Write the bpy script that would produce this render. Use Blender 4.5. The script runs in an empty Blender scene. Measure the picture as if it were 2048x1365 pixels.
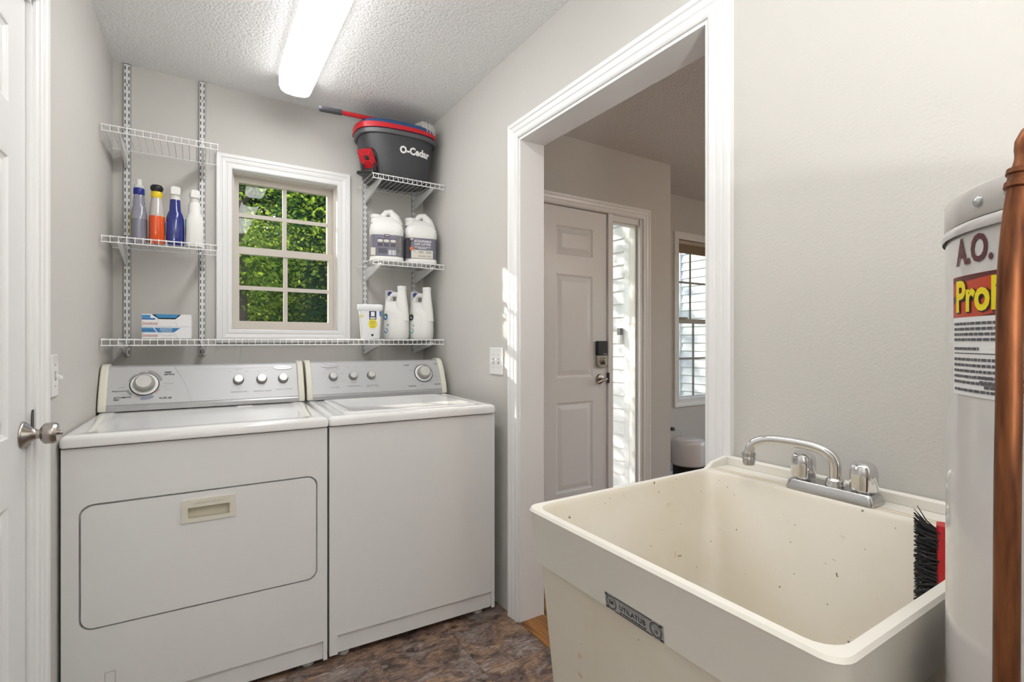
import bpy, bmesh, math, random
import numpy as np
from mathutils import Vector, Matrix

random.seed(7)
SC = bpy.context.scene
COL = SC.collection
PI = math.pi

# ---------------------------------------------------------------- camera
YAW = math.radians(32.2)
EYE = 1.19
cam_d = bpy.data.cameras.new('camera')
cam_d.sensor_fit = 'HORIZONTAL'; cam_d.sensor_width = 36.0
cam_d.lens = 36.0 * 1000.0 / 2048.0
cam_d.clip_start = 0.02; cam_d.clip_end = 300
cam = bpy.data.objects.new('camera', cam_d)
COL.objects.link(cam)
cam.location = (0, 0, EYE)
cam.rotation_euler = (PI / 2, 0, -YAW)
SC.camera = cam

# ---------------------------------------------------------------- view, sky, sun
SC.view_settings.view_transform = 'Standard'
SC.view_settings.look = 'None'
SC.view_settings.gamma = 1.0
SC.view_settings.use_curve_mapping = False
SC.view_settings.exposure = 0.42
LAMP_STRENGTH = 11.5
LAMP_SIDE = 1.1
HALL_FILL = 42.0
FILL = 30.0
world = bpy.data.worlds.new('world'); SC.world = world
world.use_nodes = True
wn = world.node_tree.nodes; wl = world.node_tree.links
sky = wn.new('ShaderNodeTexSky'); sky.sky_type = 'NISHITA'; sky.sun_disc = False
sky.sun_elevation = math.radians(24); sky.sun_rotation = math.radians(-29); sky.air_density = 1.0
wl.new(sky.outputs[0], wn['Background'].inputs[0])
wn['Background'].inputs[1].default_value = 0.36
sun_d = bpy.data.lights.new('sun', 'SUN'); sun_d.energy = 7.0; sun_d.angle = math.radians(0.6)
sun_d.color = (1.0, 0.93, 0.82)
sun = bpy.data.objects.new('sun', sun_d); COL.objects.link(sun)
sun.rotation_euler = Vector((0.55, -1.0, -0.47)).to_track_quat('-Z', 'Y').to_euler()

fl_d = bpy.data.lights.new('ceiling_fill', 'AREA'); fl_d.energy = FILL; fl_d.shape = 'DISK'; fl_d.size = 0.25; fl_d.color = (1, 0.99, 0.97)
fill_lamp = bpy.data.objects.new('ceiling_fill', fl_d); COL.objects.link(fill_lamp)   # added fill light behind the camera, aimed up to brighten ceiling and room
fill_lamp.location = (-0.05, -1.0, 1.05); fill_lamp.rotation_euler = (PI, 0, 0)

# ---------------------------------------------------------------- main measures (metres)
CZ = 2.44
XR, YB = 1.155, 2.84
def xl(y): return -0.319 - 0.028 * (2.84 - y)        # the door wall runs slightly askew
YREAR = -1.6
YD, YF = 2.405, 2.88                                  # hall: front-door wall, window wall
XH = 5.6

# ---------------------------------------------------------------- materials
MATS = {}
def _new(name):
    m = bpy.data.materials.new(name); m.use_nodes = True
    nt = m.node_tree
    return m, nt, nt.nodes['Principled BSDF']

def mat(name, col, rough=0.5, metal=0.0, bump=0.0, bscale=200.0, var=0.0, vscale=8.0, alpha=1.0, trans=0.0, coat=0.0, spec=None, aniso=None):
    if name in MATS: return MATS[name]
    m, nt, b = _new(name)
    N, L = nt.nodes, nt.links
    b.inputs['Base Color'].default_value = (*col, 1)
    b.inputs['Roughness'].default_value = rough
    b.inputs['Metallic'].default_value = metal
    if trans: b.inputs['Transmission Weight'].default_value = trans
    if coat: b.inputs['Coat Weight'].default_value = coat
    if spec is not None: b.inputs['Specular IOR Level'].default_value = spec
    tc = N.new('ShaderNodeTexCoord')
    if var:
        n = N.new('ShaderNodeTexNoise'); n.inputs['Scale'].default_value = vscale; n.inputs['Detail'].default_value = 5
        L.new(tc.outputs['Object'], n.inputs['Vector'])
        mx = N.new('ShaderNodeMixRGB'); mx.inputs[1].default_value = (*[max(0, c * (1 - var)) for c in col], 1)
        mx.inputs[2].default_value = (*[min(1, c * (1 + var)) for c in col], 1)
        L.new(n.outputs['Fac'], mx.inputs[0]); L.new(mx.outputs[0], b.inputs['Base Color'])
    if bump:
        n2 = N.new('ShaderNodeTexNoise'); n2.inputs['Scale'].default_value = bscale; n2.inputs['Detail'].default_value = 3
        L.new(tc.outputs['Object'], n2.inputs['Vector'])
        bp = N.new('ShaderNodeBump'); bp.inputs['Strength'].default_value = bump; bp.inputs['Distance'].default_value = 0.002
        L.new(n2.outputs['Fac'], bp.inputs['Height']); L.new(bp.outputs[0], b.inputs['Normal'])
    MATS[name] = m
    return m

def emit(name, col, s):
    m, nt, b = _new(name)
    b.inputs['Base Color'].default_value = (*col, 1)
    b.inputs['Emission Color'].default_value = (*col, 1)
    b.inputs['Emission Strength'].default_value = s
    MATS[name] = m
    return m

WALL = mat('wall_paint', (0.585, 0.57, 0.54), 0.75, bump=0.22, bscale=150, var=0.015, vscale=3)
TRIM = mat('trim_white', (0.83, 0.83, 0.83), 0.32)
DOORW = mat('door_white', (0.80, 0.80, 0.81), 0.38, bump=0.05, bscale=60)
APPL = mat('appliance_white', (0.785, 0.79, 0.785), 0.22, coat=0.3, bump=0.05, bscale=500)
APPLT = mat('appliance_top_white', (0.80, 0.80, 0.795), 0.16, coat=0.5)
CREAM = mat('cream_plastic', (0.72, 0.70, 0.60), 0.38)
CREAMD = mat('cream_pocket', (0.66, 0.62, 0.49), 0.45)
CONS = mat('console_grey', (0.50, 0.505, 0.515), 0.36, metal=0.25, bump=0.02, bscale=800)
CONSD = mat('console_strip', (0.40, 0.405, 0.41), 0.32, metal=0.4)
CHROME = mat('chrome', (0.75, 0.75, 0.76), 0.09, metal=1.0, bump=0.03, bscale=120)
CHROMED = mat('chrome_worn', (0.52, 0.52, 0.52), 0.26, metal=1.0, bump=0.15, bscale=300)
NICKEL = mat('satin_nickel', (0.42, 0.385, 0.35), 0.27, metal=1.0)
KNOBM = mat('knob_face_metal', (0.78, 0.78, 0.77), 0.22, metal=0.9)
KNOBG = mat('knob_grey', (0.33, 0.325, 0.29), 0.4)
BLACK = mat('black_plastic', (0.012, 0.012, 0.013), 0.4)
INK = mat('black_ink', (0.03, 0.03, 0.035), 0.6)
GREYINK = mat('grey_ink', (0.22, 0.22, 0.23), 0.6)
WHITEINK = mat('white_ink', (0.85, 0.85, 0.85), 0.5)
REDINK = mat('red_ink', (0.45, 0.04, 0.05), 0.5)
WIRE = mat('shelf_wire_white', (0.82, 0.82, 0.82), 0.3)
STEELW = mat('painted_steel_white', (0.72, 0.725, 0.73), 0.35)
VINYLW = mat('window_vinyl', (0.60, 0.555, 0.49), 0.4)
VINYLB = mat('hall_window_vinyl', (0.36, 0.30, 0.25), 0.45)
PLATE = mat('switch_plate_white', (0.82, 0.82, 0.81), 0.3)
HDPE = mat('white_hdpe', (0.80, 0.80, 0.775), 0.38, spec=0.35)
HDPEB = mat('bright_white_plastic', (0.82, 0.83, 0.84), 0.35)
BUCKET = mat('bucket_grey', (0.045, 0.046, 0.052), 0.42, bump=0.03, bscale=200)
RED = mat('red_plastic', (0.55, 0.015, 0.025), 0.3)
BLUE = mat('blue_ring_plastic', (0.025, 0.085, 0.22), 0.35)
SIDING = mat('vinyl_siding', (0.78, 0.79, 0.80), 0.5, bump=0.08, bscale=60)
HEATER = mat('heater_enamel', (0.55, 0.53, 0.51), 0.2, coat=0.6, var=0.02, vscale=4)
HEATCAP = mat('heater_cap_enamel', (0.56, 0.535, 0.51), 0.25, coat=0.3)
SCREW = mat('screw_zinc', (0.55, 0.57, 0.57), 0.25, metal=1.0)
WOODP = None

def ceiling_mat():
    m, nt, b = _new('popcorn_ceiling'); N, L = nt.nodes, nt.links
    b.inputs['Base Color'].default_value = (0.80, 0.80, 0.80, 1); b.inputs['Roughness'].default_value = 0.9
    tc = N.new('ShaderNodeTexCoord')
    v = N.new('ShaderNodeTexVoronoi'); v.inputs['Scale'].default_value = 120; v.feature = 'SMOOTH_F1'
    n = N.new('ShaderNodeTexNoise'); n.inputs['Scale'].default_value = 90; n.inputs['Detail'].default_value = 4
    L.new(tc.outputs['Object'], v.inputs['Vector']); L.new(tc.outputs['Object'], n.inputs['Vector'])
    ad = N.new('ShaderNodeMath'); ad.operation = 'SUBTRACT'; L.new(n.outputs['Fac'], ad.inputs[0]); L.new(v.outputs['Distance'], ad.inputs[1])
    bp = N.new('ShaderNodeBump'); bp.inputs['Strength'].default_value = 0.55; bp.inputs['Distance'].default_value = 0.006
    L.new(ad.outputs[0], bp.inputs['Height']); L.new(bp.outputs[0], b.inputs['Normal'])
    return m
CEIL = ceiling_mat()

def stone_mat():
    m, nt, b = _new('slate_vinyl'); N, L = nt.nodes, nt.links
    b.inputs['Roughness'].default_value = 0.42
    tc = N.new('ShaderNodeTexCoord'); oi = N.new('ShaderNodeObjectInfo')
    ad = N.new('ShaderNodeVectorMath'); ad.operation = 'MULTIPLY_ADD'
    cm = N.new('ShaderNodeCombineXYZ')
    L.new(oi.outputs['Random'], cm.inputs[0]); L.new(oi.outputs['Random'], cm.inputs[1]); L.new(oi.outputs['Random'], cm.inputs[2])
    L.new(cm.outputs[0], ad.inputs[0]); ad.inputs[1].default_value = (37, 91, 53); L.new(tc.outputs['Object'], ad.inputs[2])
    big = N.new('ShaderNodeTexNoise'); big.inputs['Scale'].default_value = 7.0; big.inputs['Detail'].default_value = 9; big.inputs['Roughness'].default_value = 0.62; big.inputs['Distortion'].default_value = 1.6
    mp = N.new('ShaderNodeMapping'); mp.inputs['Scale'].default_value = (1.0, 1.5, 1.0); mp.inputs['Rotation'].default_value = (0, 0, 0.9)
    L.new(ad.outputs[0], mp.inputs[0]); L.new(mp.outputs[0], big.inputs['Vector'])
    cr = N.new('ShaderNodeValToRGB'); e = cr.color_ramp.elements
    e[0].position = 0.32; e[0].color = (0.040, 0.026, 0.020, 1)
    e[1].position = 0.74; e[1].color = (0.44, 0.33, 0.25, 1)
    for p, c in ((0.42, (0.105, 0.068, 0.055)), (0.47, (0.20, 0.145, 0.125)), (0.50, (0.12, 0.080, 0.066)), (0.545, (0.27, 0.165, 0.105)), (0.575, (0.19, 0.15, 0.14)), (0.63, (0.31, 0.26, 0.24))):
        x = cr.color_ramp.elements.new(p); x.color = (*c, 1)
    L.new(big.outputs['Fac'], cr.inputs[0])
    pt = N.new('ShaderNodeTexNoise'); pt.inputs['Scale'].default_value = 6.5; pt.inputs['Detail'].default_value = 7; pt.inputs['Distortion'].default_value = 1.0
    po = N.new('ShaderNodeVectorMath'); po.operation = 'ADD'; po.inputs[1].default_value = (7.3, 2.1, 4.4); L.new(mp.outputs[0], po.inputs[0]); L.new(po.outputs[0], pt.inputs['Vector'])
    pr_ = N.new('ShaderNodeValToRGB'); pr_.color_ramp.elements[0].position = 0.50; pr_.color_ramp.elements[0].color = (0, 0, 0, 1); pr_.color_ramp.elements[1].position = 0.60; pr_.color_ramp.elements[1].color = (0.55, 0.55, 0.55, 1)
    L.new(pt.outputs['Fac'], pr_.inputs[0])
    pm = N.new('ShaderNodeMixRGB'); pm.inputs[2].default_value = (0.37, 0.235, 0.145, 1); L.new(pr_.outputs[0], pm.inputs[0]); L.new(cr.outputs[0], pm.inputs[1])
    gr_ = N.new('ShaderNodeValToRGB'); gr_.color_ramp.elements[0].position = 0.36; gr_.color_ramp.elements[0].color = (0.6, 0.6, 0.6, 1); gr_.color_ramp.elements[1].position = 0.44; gr_.color_ramp.elements[1].color = (0, 0, 0, 1)
    L.new(pt.outputs['Fac'], gr_.inputs[0])
    pm2 = N.new('ShaderNodeMixRGB'); pm2.inputs[2].default_value = (0.30, 0.255, 0.23, 1); L.new(gr_.outputs[0], pm2.inputs[0]); L.new(pm.outputs[0], pm2.inputs[1])
    fine = N.new('ShaderNodeTexNoise'); fine.inputs['Scale'].default_value = 60; fine.inputs['Detail'].default_value = 8; fine.inputs['Roughness'].default_value = 0.75
    mpf = N.new('ShaderNodeMapping'); mpf.inputs['Scale'].default_value = (0.6, 2.2, 1.0); mpf.inputs['Rotation'].default_value = (0, 0, 0.4); L.new(ad.outputs[0], mpf.inputs[0])
    L.new(mpf.outputs[0], fine.inputs['Vector'])
    fc_ = N.new('ShaderNodeValToRGB'); fc_.color_ramp.elements[0].position = 0.35; fc_.color_ramp.elements[0].color = (0.12, 0.12, 0.12, 1); fc_.color_ramp.elements[1].position = 0.65; fc_.color_ramp.elements[1].color = (0.88, 0.88, 0.88, 1)
    L.new(fine.outputs['Fac'], fc_.inputs[0])
    mul = N.new('ShaderNodeMixRGB'); mul.blend_type = 'OVERLAY'; mul.inputs[0].default_value = 0.75
    L.new(pm2.outputs[0], mul.inputs[1]); L.new(fc_.outputs[0], mul.inputs[2])
    vo = N.new('ShaderNodeTexVoronoi'); vo.feature = 'DISTANCE_TO_EDGE'; vo.inputs['Scale'].default_value = 7.5
    wv = N.new('ShaderNodeMixRGB'); wv.inputs[0].default_value = 0.22
    L.new(mp.outputs[0], wv.inputs[1]); L.new(big.outputs['Color'], wv.inputs[2]); L.new(wv.outputs[0], vo.inputs['Vector'])
    cr2 = N.new('ShaderNodeValToRGB'); cr2.color_ramp.elements[0].color = (0.16, 0.15, 0.15, 1); cr2.color_ramp.elements[0].position = 0.003; cr2.color_ramp.elements[1].position = 0.022
    L.new(vo.outputs['Distance'], cr2.inputs[0])
    m2 = N.new('ShaderNodeMixRGB'); m2.blend_type = 'MULTIPLY'; m2.inputs[0].default_value = 0.85
    L.new(mul.outputs[0], m2.inputs[1]); L.new(cr2.outputs[0], m2.inputs[2]); L.new(m2.outputs[0], b.inputs['Base Color'])
    bp = N.new('ShaderNodeBump'); bp.inputs['Strength'].default_value = 0.4; bp.inputs['Distance'].default_value = 0.002
    L.new(fine.outputs['Fac'], bp.inputs['Height']); L.new(bp.outputs[0], b.inputs['Normal'])
    return m
STONE = stone_mat()

def wood_mat():
    m, nt, b = _new('oak_floor'); N, L = nt.nodes, nt.links
    b.inputs['Roughness'].default_value = 0.3
    tc = N.new('ShaderNodeTexCoord'); oi = N.new('ShaderNodeObjectInfo')
    ad = N.new('ShaderNodeVectorMath'); ad.operation = 'MULTIPLY_ADD'
    cm = N.new('ShaderNodeCombineXYZ')
    for k in range(3): L.new(oi.outputs['Random'], cm.inputs[k])
    L.new(cm.outputs[0], ad.inputs[0]); ad.inputs[1].default_value = (11, 37, 5); L.new(tc.outputs['Object'], ad.inputs[2])
    mp = N.new('ShaderNodeMapping'); mp.inputs['Scale'].default_value = (14, 1.2, 1)
    L.new(ad.outputs[0], mp.inputs[0])
    n = N.new('ShaderNodeTexNoise'); n.inputs['Scale'].default_value = 3; n.inputs['Detail'].default_value = 6; n.inputs['Distortion'].default_value = 1.2
    L.new(mp.outputs[0], n.inputs['Vector'])
    cr = N.new('ShaderNodeValToRGB'); cr.color_ramp.elements[0].position = 0.3; cr.color_ramp.elements[0].color = (0.10, 0.035, 0.008, 1)
    cr.color_ramp.elements[1].position = 0.7; cr.color_ramp.elements[1].color = (0.42, 0.18, 0.04, 1)
    L.new(n.outputs['Fac'], cr.inputs[0]); L.new(cr.outputs[0], b.inputs['Base Color'])
    return m
OAK = wood_mat()

def tub_mat():
    m, nt, b = _new('tub_stained_plastic'); N, L = nt.nodes, nt.links
    b.inputs['Roughness'].default_value = 0.42
    tc = N.new('ShaderNodeTexCoord')
    base = (0.77, 0.73, 0.65, 1)
    n = N.new('ShaderNodeTexNoise'); n.inputs['Scale'].default_value = 3.2; n.inputs['Detail'].default_value = 6
    L.new(tc.outputs['Object'], n.inputs['Vector'])
    cr = N.new('ShaderNodeValToRGB'); cr.color_ramp.elements[0].position = 0.35; cr.color_ramp.elements[0].color = (0.70, 0.635, 0.51, 1)
    cr.color_ramp.elements[1].position = 0.62; cr.color_ramp.elements[1].color = base
    L.new(n.outputs['Fac'], cr.inputs[0])
    # specks of grit
    sp = N.new('ShaderNodeTexNoise'); sp.inputs['Scale'].default_value = 75; sp.inputs['Detail'].default_value = 2.5
    L.new(tc.outputs['Object'], sp.inputs['Vector'])
    c2 = N.new('ShaderNodeValToRGB'); c2.color_ramp.elements[0].position = 0.725; c2.color_ramp.elements[0].color = (0, 0, 0, 1)
    c2.color_ramp.elements[1].position = 0.745; c2.color_ramp.elements[1].color = (0.85, 0.85, 0.85, 1)
    L.new(sp.outputs['Fac'], c2.inputs[0])
    mx = N.new('ShaderNodeMixRGB'); mx.inputs[2].default_value = (0.10, 0.055, 0.03, 1)
    L.new(c2.outputs[0], mx.inputs[0]); L.new(cr.outputs[0], mx.inputs[1])
    # larger rusty spots
    s3 = N.new('ShaderNodeTexNoise'); s3.inputs['Scale'].default_value = 17; s3.inputs['Detail'].default_value = 3
    L.new(tc.outputs['Object'], s3.inputs['Vector'])
    c3 = N.new('ShaderNodeValToRGB'); c3.color_ramp.elements[0].position = 0.70; c3.color_ramp.elements[0].color = (0, 0, 0, 1)
    c3.color_ramp.elements[1].position = 0.76; c3.color_ramp.elements[1].color = (0.6, 0.6, 0.6, 1)
    L.new(s3.outputs['Fac'], c3.inputs[0])
    mx2 = N.new('ShaderNodeMixRGB'); mx2.inputs[2].default_value = (0.50, 0.30, 0.10, 1)
    L.new(c3.outputs[0], mx2.inputs[0]); L.new(mx.outputs[0], mx2.inputs[1]); L.new(mx2.outputs[0], b.inputs['Base Color'])
    return m
TUB = tub_mat()
TUBRIM = mat('tub_ledge_plastic', (0.78, 0.755, 0.69), 0.38, var=0.04, vscale=6)

def copper_mat():
    m, nt, b = _new('aged_copper'); N, L = nt.nodes, nt.links
    b.inputs['Metallic'].default_value = 0.75; b.inputs['Roughness'].default_value = 0.46
    tc = N.new('ShaderNodeTexCoord')
    mp = N.new('ShaderNodeMapping'); mp.inputs['Scale'].default_value = (1, 1, 0.12); L.new(tc.outputs['Object'], mp.inputs[0])
    n = N.new('ShaderNodeTexNoise'); n.inputs['Scale'].default_value = 110; n.inputs['Detail'].default_value = 6
    L.new(mp.outputs[0], n.inputs['Vector'])
    cr = N.new('ShaderNodeValToRGB'); cr.color_ramp.elements[0].position = 0.3; cr.color_ramp.elements[0].color = (0.085, 0.030, 0.014, 1)
    cr.color_ramp.elements[1].position = 0.72; cr.color_ramp.elements[1].color = (0.34, 0.125, 0.05, 1)
    L.new(n.outputs['Fac'], cr.inputs[0]); L.new(cr.outputs[0], b.inputs['Base Color'])
    return m
COPPER = copper_mat()

def glass_mat(name, refl=0.10, tint=(1, 1, 1)):
    m = bpy.data.materials.new(name); m.use_nodes = True; nt = m.node_tree; N, L = nt.nodes, nt.links
    N.remove(N['Principled BSDF'])
    t = N.new('ShaderNodeBsdfTransparent'); t.inputs[0].default_value = (*tint, 1)
    g = N.new('ShaderNodeBsdfGlossy'); g.inputs['Roughness'].default_value = 0.015
    f = N.new('ShaderNodeLayerWeight'); f.inputs[0].default_value = 0.5          # Facing = 1 - |cos|, the same from both sides
    p5 = N.new('ShaderNodeMath'); p5.operation = 'POWER'; p5.inputs[1].default_value = 5.0; L.new(f.outputs['Facing'], p5.inputs[0])
    ad = N.new('ShaderNodeMath'); ad.operation = 'MULTIPLY_ADD'; ad.inputs[1].default_value = 1.0 - refl; ad.inputs[2].default_value = refl
    L.new(p5.outputs[0], ad.inputs[0])
    mx = N.new('ShaderNodeMixShader'); L.new(ad.outputs[0], mx.inputs[0]); L.new(t.outputs[0], mx.inputs[1]); L.new(g.outputs[0], mx.inputs[2])
    L.new(mx.outputs[0], N['Material Output'].inputs[0])
    return m
GLASS = glass_mat('window_glass', 0.028)
GLASSH = glass_mat('hall_window_glass', 0.04)

def leaf_mat(name, c1, c2, tr=0.5):
    m = bpy.data.materials.new(name); m.use_nodes = True; nt = m.node_tree; N, L = nt.nodes, nt.links
    N.remove(N['Principled BSDF'])
    ge = N.new('ShaderNodeNewGeometry'); mx = N.new('ShaderNodeMixRGB'); mx.inputs[1].default_value = (*c1, 1); mx.inputs[2].default_value = (*c2, 1)
    L.new(ge.outputs['Random Per Island'], mx.inputs[0])
    d = N.new('ShaderNodeBsdfDiffuse'); t = N.new('ShaderNodeBsdfTranslucent'); s = N.new('ShaderNodeMixShader'); s.inputs[0].default_value = tr
    L.new(mx.outputs[0], d.inputs[0]); L.new(mx.outputs[0], t.inputs[0]); L.new(d.outputs[0], s.inputs[1]); L.new(t.outputs[0], s.inputs[2])
    L.new(s.outputs[0], N['Material Output'].inputs[0])
    return m
LEAF1 = leaf_mat('maple_leaf', (0.014, 0.065, 0.008), (0.36, 0.50, 0.06), 0.6)
LEAF2 = leaf_mat('fir_needle', (0.010, 0.05, 0.018), (0.05, 0.17, 0.055), 0.3)
LEAF3 = leaf_mat('far_leaf', (0.012, 0.05, 0.012), (0.11, 0.20, 0.04))
BARK = mat('bark', (0.09, 0.065, 0.045), 0.9, bump=0.8, bscale=30)
LAWN = mat('lawn', (0.07, 0.16, 0.035), 0.9, var=0.4, vscale=3)
CONC = mat('concrete', (0.42, 0.41, 0.39), 0.85, var=0.08)

# ---------------------------------------------------------------- mesh helpers
class MB:
    def __init__(s): s.v = []; s.f = []
    def add(s, vs, fs):
        o = len(s.v); s.v += [tuple(v) for v in vs]; s.f += [tuple(i + o for i in f) for f in fs]; return s
    def box(s, x0, x1, y0, y1, z0, z1):
        return s.add([(x0, y0, z0), (x1, y0, z0), (x1, y1, z0), (x0, y1, z0), (x0, y0, z1), (x1, y0, z1), (x1, y1, z1), (x0, y1, z1)],
                     [(0, 3, 2, 1), (4, 5, 6, 7), (0, 1, 5, 4), (1, 2, 6, 5), (2, 3, 7, 6), (3, 0, 4, 7)])
    def loft(s, rings, cap0=True, cap1=True, closed=True):
        n = len(rings[0]); vs = [p for r in rings for p in r]; fs = []
        for k in range(len(rings) - 1):
            for i in range(n if closed else n - 1):
                j = (i + 1) % n
                fs.append((k * n + i, k * n + j, (k + 1) * n + j, (k + 1) * n + i))
        if cap0: fs.append(tuple(range(n - 1, -1, -1)))
        if cap1: fs.append(tuple((len(rings) - 1) * n + i for i in range(n)))
        return s.add(vs, fs)
    def lathe(s, prof, n=24, c=(0, 0, 0), cap0=True, cap1=True):
        return s.loft([[(c[0] + r * math.cos(2 * PI * i / n), c[1] + r * math.sin(2 * PI * i / n), c[2] + z) for i in range(n)] for r, z in prof], cap0, cap1)
    def tube(s, pts, r, n=8, cap=True):
        pts = [Vector(p) for p in pts]; rs = r if isinstance(r, (list, tuple)) else [r] * len(pts)
        rings = []; up = None
        for i, p in enumerate(pts):
            t = (pts[min(i + 1, len(pts) - 1)] - pts[max(i - 1, 0)]).normalized()
            if up is None:
                up = Vector((0, 0, 1)) if abs(t.z) < 0.9 else Vector((1, 0, 0))
            a = (up - t * up.dot(t)).normalized(); up = a; b = t.cross(a)
            rings.append([p + a * rs[i] * math.cos(2 * PI * k / n) + b * rs[i] * math.sin(2 * PI * k / n) for k in range(n)])
        return s.loft(rings, cap, cap)
    def cyl(s, p0, p1, r0, r1=None, n=20): return s.tube([p0, p1], [r0, r0 if r1 is None else r1], n)
    def prism(s, poly, fn, w0, w1):
        return s.loft([[fn(a, b, w0) for a, b in poly], [fn(a, b, w1) for a, b in poly]])
    def xf(s, fn): s.v = [tuple(fn(*v)) for v in s.v]; return s
    def build(s, name, m, parent=None, smooth=0, bevel=0, seg=2, org=None):
        me = bpy.data.meshes.new(name)
        vs = s.v if org is None else [(v[0] - org[0], v[1] - org[1], v[2] - org[2]) for v in s.v]
        me.from_pydata(vs, [], s.f)
        bm = bmesh.new(); bm.from_mesh(me); bmesh.ops.recalc_face_normals(bm, faces=bm.faces); bm.to_mesh(me); bm.free()
        return link(name, me, m, parent, smooth, bevel, seg)

def link(name, me, m, parent=None, smooth=0, bevel=0, seg=2):
    if m is not None: me.materials.append(m)
    if smooth:
        for p in me.polygons: p.use_smooth = True
        me.set_sharp_from_angle(angle=math.radians(smooth))
    o = bpy.data.objects.new(name, me); COL.objects.link(o)
    if parent is not None: o.parent = parent
    if bevel:
        b = o.modifiers.new('bevel', 'BEVEL'); b.width = bevel; b.segments = seg; b.limit_method = 'ANGLE'; b.angle_limit = math.radians(50)
        b.harden_normals = False
        for p in me.polygons: p.use_smooth = True
        me.set_sharp_from_angle(angle=math.radians(35))
    return o

def tag(o, label, cat=None, group=None, kind=None):
    o['label'] = label
    if cat: o['category'] = cat
    if group: o['group'] = group
    if kind: o['kind'] = kind
    return o
def thing(name, label, cat, loc=(0, 0, 0), rz=0.0, group=None):
    o = bpy.data.objects.new(name, None); COL.objects.link(o)
    o.empty_display_size = 0.05
    o.location = loc; o.rotation_euler = (0, 0, rz)
    return tag(o, label, cat, group)
def struct(o, label, cat):
    return tag(o, label, cat, None, 'structure')

def rrect(x0, x1, y0, y1, r, n=5):
    pts = []
    for cx, cy, a0 in ((x1 - r, y1 - r, 0), (x0 + r, y1 - r, PI / 2), (x0 + r, y0 + r, PI), (x1 - r, y0 + r, 1.5 * PI)):
        for k in range(n + 1):
            a = a0 + PI / 2 * k / n
            pts.append((cx + r * math.cos(a), cy + r * math.sin(a)))
    return pts
def sell(a, b, e, n=40, cx=0, cy=0):
    pts = []
    for i in range(n):
        t = 2 * PI * i / n; c, s_ = math.cos(t), math.sin(t)
        pts.append((cx + a * math.copysign(abs(c) ** (2 / e), c), cy + b * math.copysign(abs(s_) ** (2 / e), s_)))
    return pts
def fill_hole(outer, holes, fn):
    """flat plate with holes: polygons in (a, b); fn maps to 3D"""
    bm = bmesh.new(); edges = []
    for loop in [outer] + holes:
        vs = [bm.verts.new((a, b, 0)) for a, b in loop]
        edges += [bm.edges.new((vs[i], vs[(i + 1) % len(vs)])) for i in range(len(vs))]
    bmesh.ops.triangle_fill(bm, use_beauty=True, use_dissolve=False, edges=edges)
    bm.verts.index_update()
    vs = [fn(v.co.x, v.co.y) for v in bm.verts]; fs = [[v.index for v in f.verts] for f in bm.faces]
    bm.free()
    return vs, fs
def plate(mb, outer, holes, fn, w0, w1):
    """plate with holes, front at w0, back at w1; fn(a, b, w)"""
    for w in (w0, w1):
        mb.add(*fill_hole(outer, holes, lambda a, b: fn(a, b, w)))
    for lp in [outer] + holes:
        mb.loft([[fn(a, b, w0) for a, b in lp], [fn(a, b, w1) for a, b in lp]], False, False)
    return mb
def rect(x0, x1, y0, y1): return [(x0, y0), (x1, y0), (x1, y1), (x0, y1)]

def text(body, size, m, fn, parent=None, name='lettering', bold=0.0, shear=0.0, sx=1.0, align='CENTER', spacing=1.0, res=2):
    cu = bpy.data.curves.new('txt', 'FONT'); cu.body = body; cu.size = size; cu.align_x = align; cu.align_y = 'CENTER'
    cu.offset = bold; cu.shear = shear; cu.resolution_u = res; cu.space_character = spacing
    ob = bpy.data.objects.new('txt', cu)
    me0 = bpy.data.meshes.new_from_object(ob)
    vs = [fn(v.co.x * sx, v.co.y) for v in me0.vertices]; fs = [tuple(p.vertices) for p in me0.polygons]
    bpy.data.objects.remove(ob); bpy.data.curves.remove(cu); bpy.data.meshes.remove(me0)
    me = bpy.data.meshes.new(name); me.from_pydata(vs, [], fs)
    return link(name, me, m, parent)
def quads(mb, rects, fn):
    for x0, x1, y0, y1 in rects:
        mb.add([fn(x0, y0), fn(x1, y0), fn(x1, y1), fn(x0, y1)], [(0, 1, 2, 3)])
    return mb
def microtext(rows, x0, x1, h, fn, m, parent, seed=1, name='fine_print'):
    """illegible fine print: rows of short dashes"""
    rg = random.Random(seed); mb = MB(); rs = []
    for y, xa, xb in rows:
        x = xa
        while x < xb:
            w = rg.uniform(1.5, 5) * h * 0.6
            rs.append((x, min(x + w, xb), y - h / 2, y + h / 2)); x += w + h * 0.45
    quads(mb, rs, fn)
    return mb.build(name, m, parent)

def copy_tree(o, parent=None):
    c = o.copy(); COL.objects.link(c); c.parent = parent
    for ch in list(o.children):
        copy_tree(ch, c)
    return c

CASE = [(0.000, 0.0), (0.000, 0.010), (0.006, 0.013), (0.020, 0.013), (0.022, 0.0105), (0.026, 0.0105), (0.030, 0.014), (0.042, 0.016), (0.044, 0.0135), (0.048, 0.0135), (0.052, 0.018), (0.064, 0.019), (0.068, 0.016), (0.068, 0.0)]
def scaled_case(w): return [(a * w / 0.068, b) for a, b in CASE]
def frame_rect(mb, x0, x1, z0, z1, prof, fn):
    mb.loft([[fn(x0 - o, z0 - o, h), fn(x1 + o, z0 - o, h), fn(x1 + o, z1 + o, h), fn(x0 - o, z1 + o, h)] for o, h in prof], False, False)
    return mb
def frame_u(mb, x0, x1, z0, z1, prof, fn):
    mb.loft([[fn(x0 - o, z0, h), fn(x0 - o, z1 + o, h), fn(x1 + o, z1 + o, h), fn(x1 + o, z0, h)] for o, h in prof], False, False, closed=False)
    return mb
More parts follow.
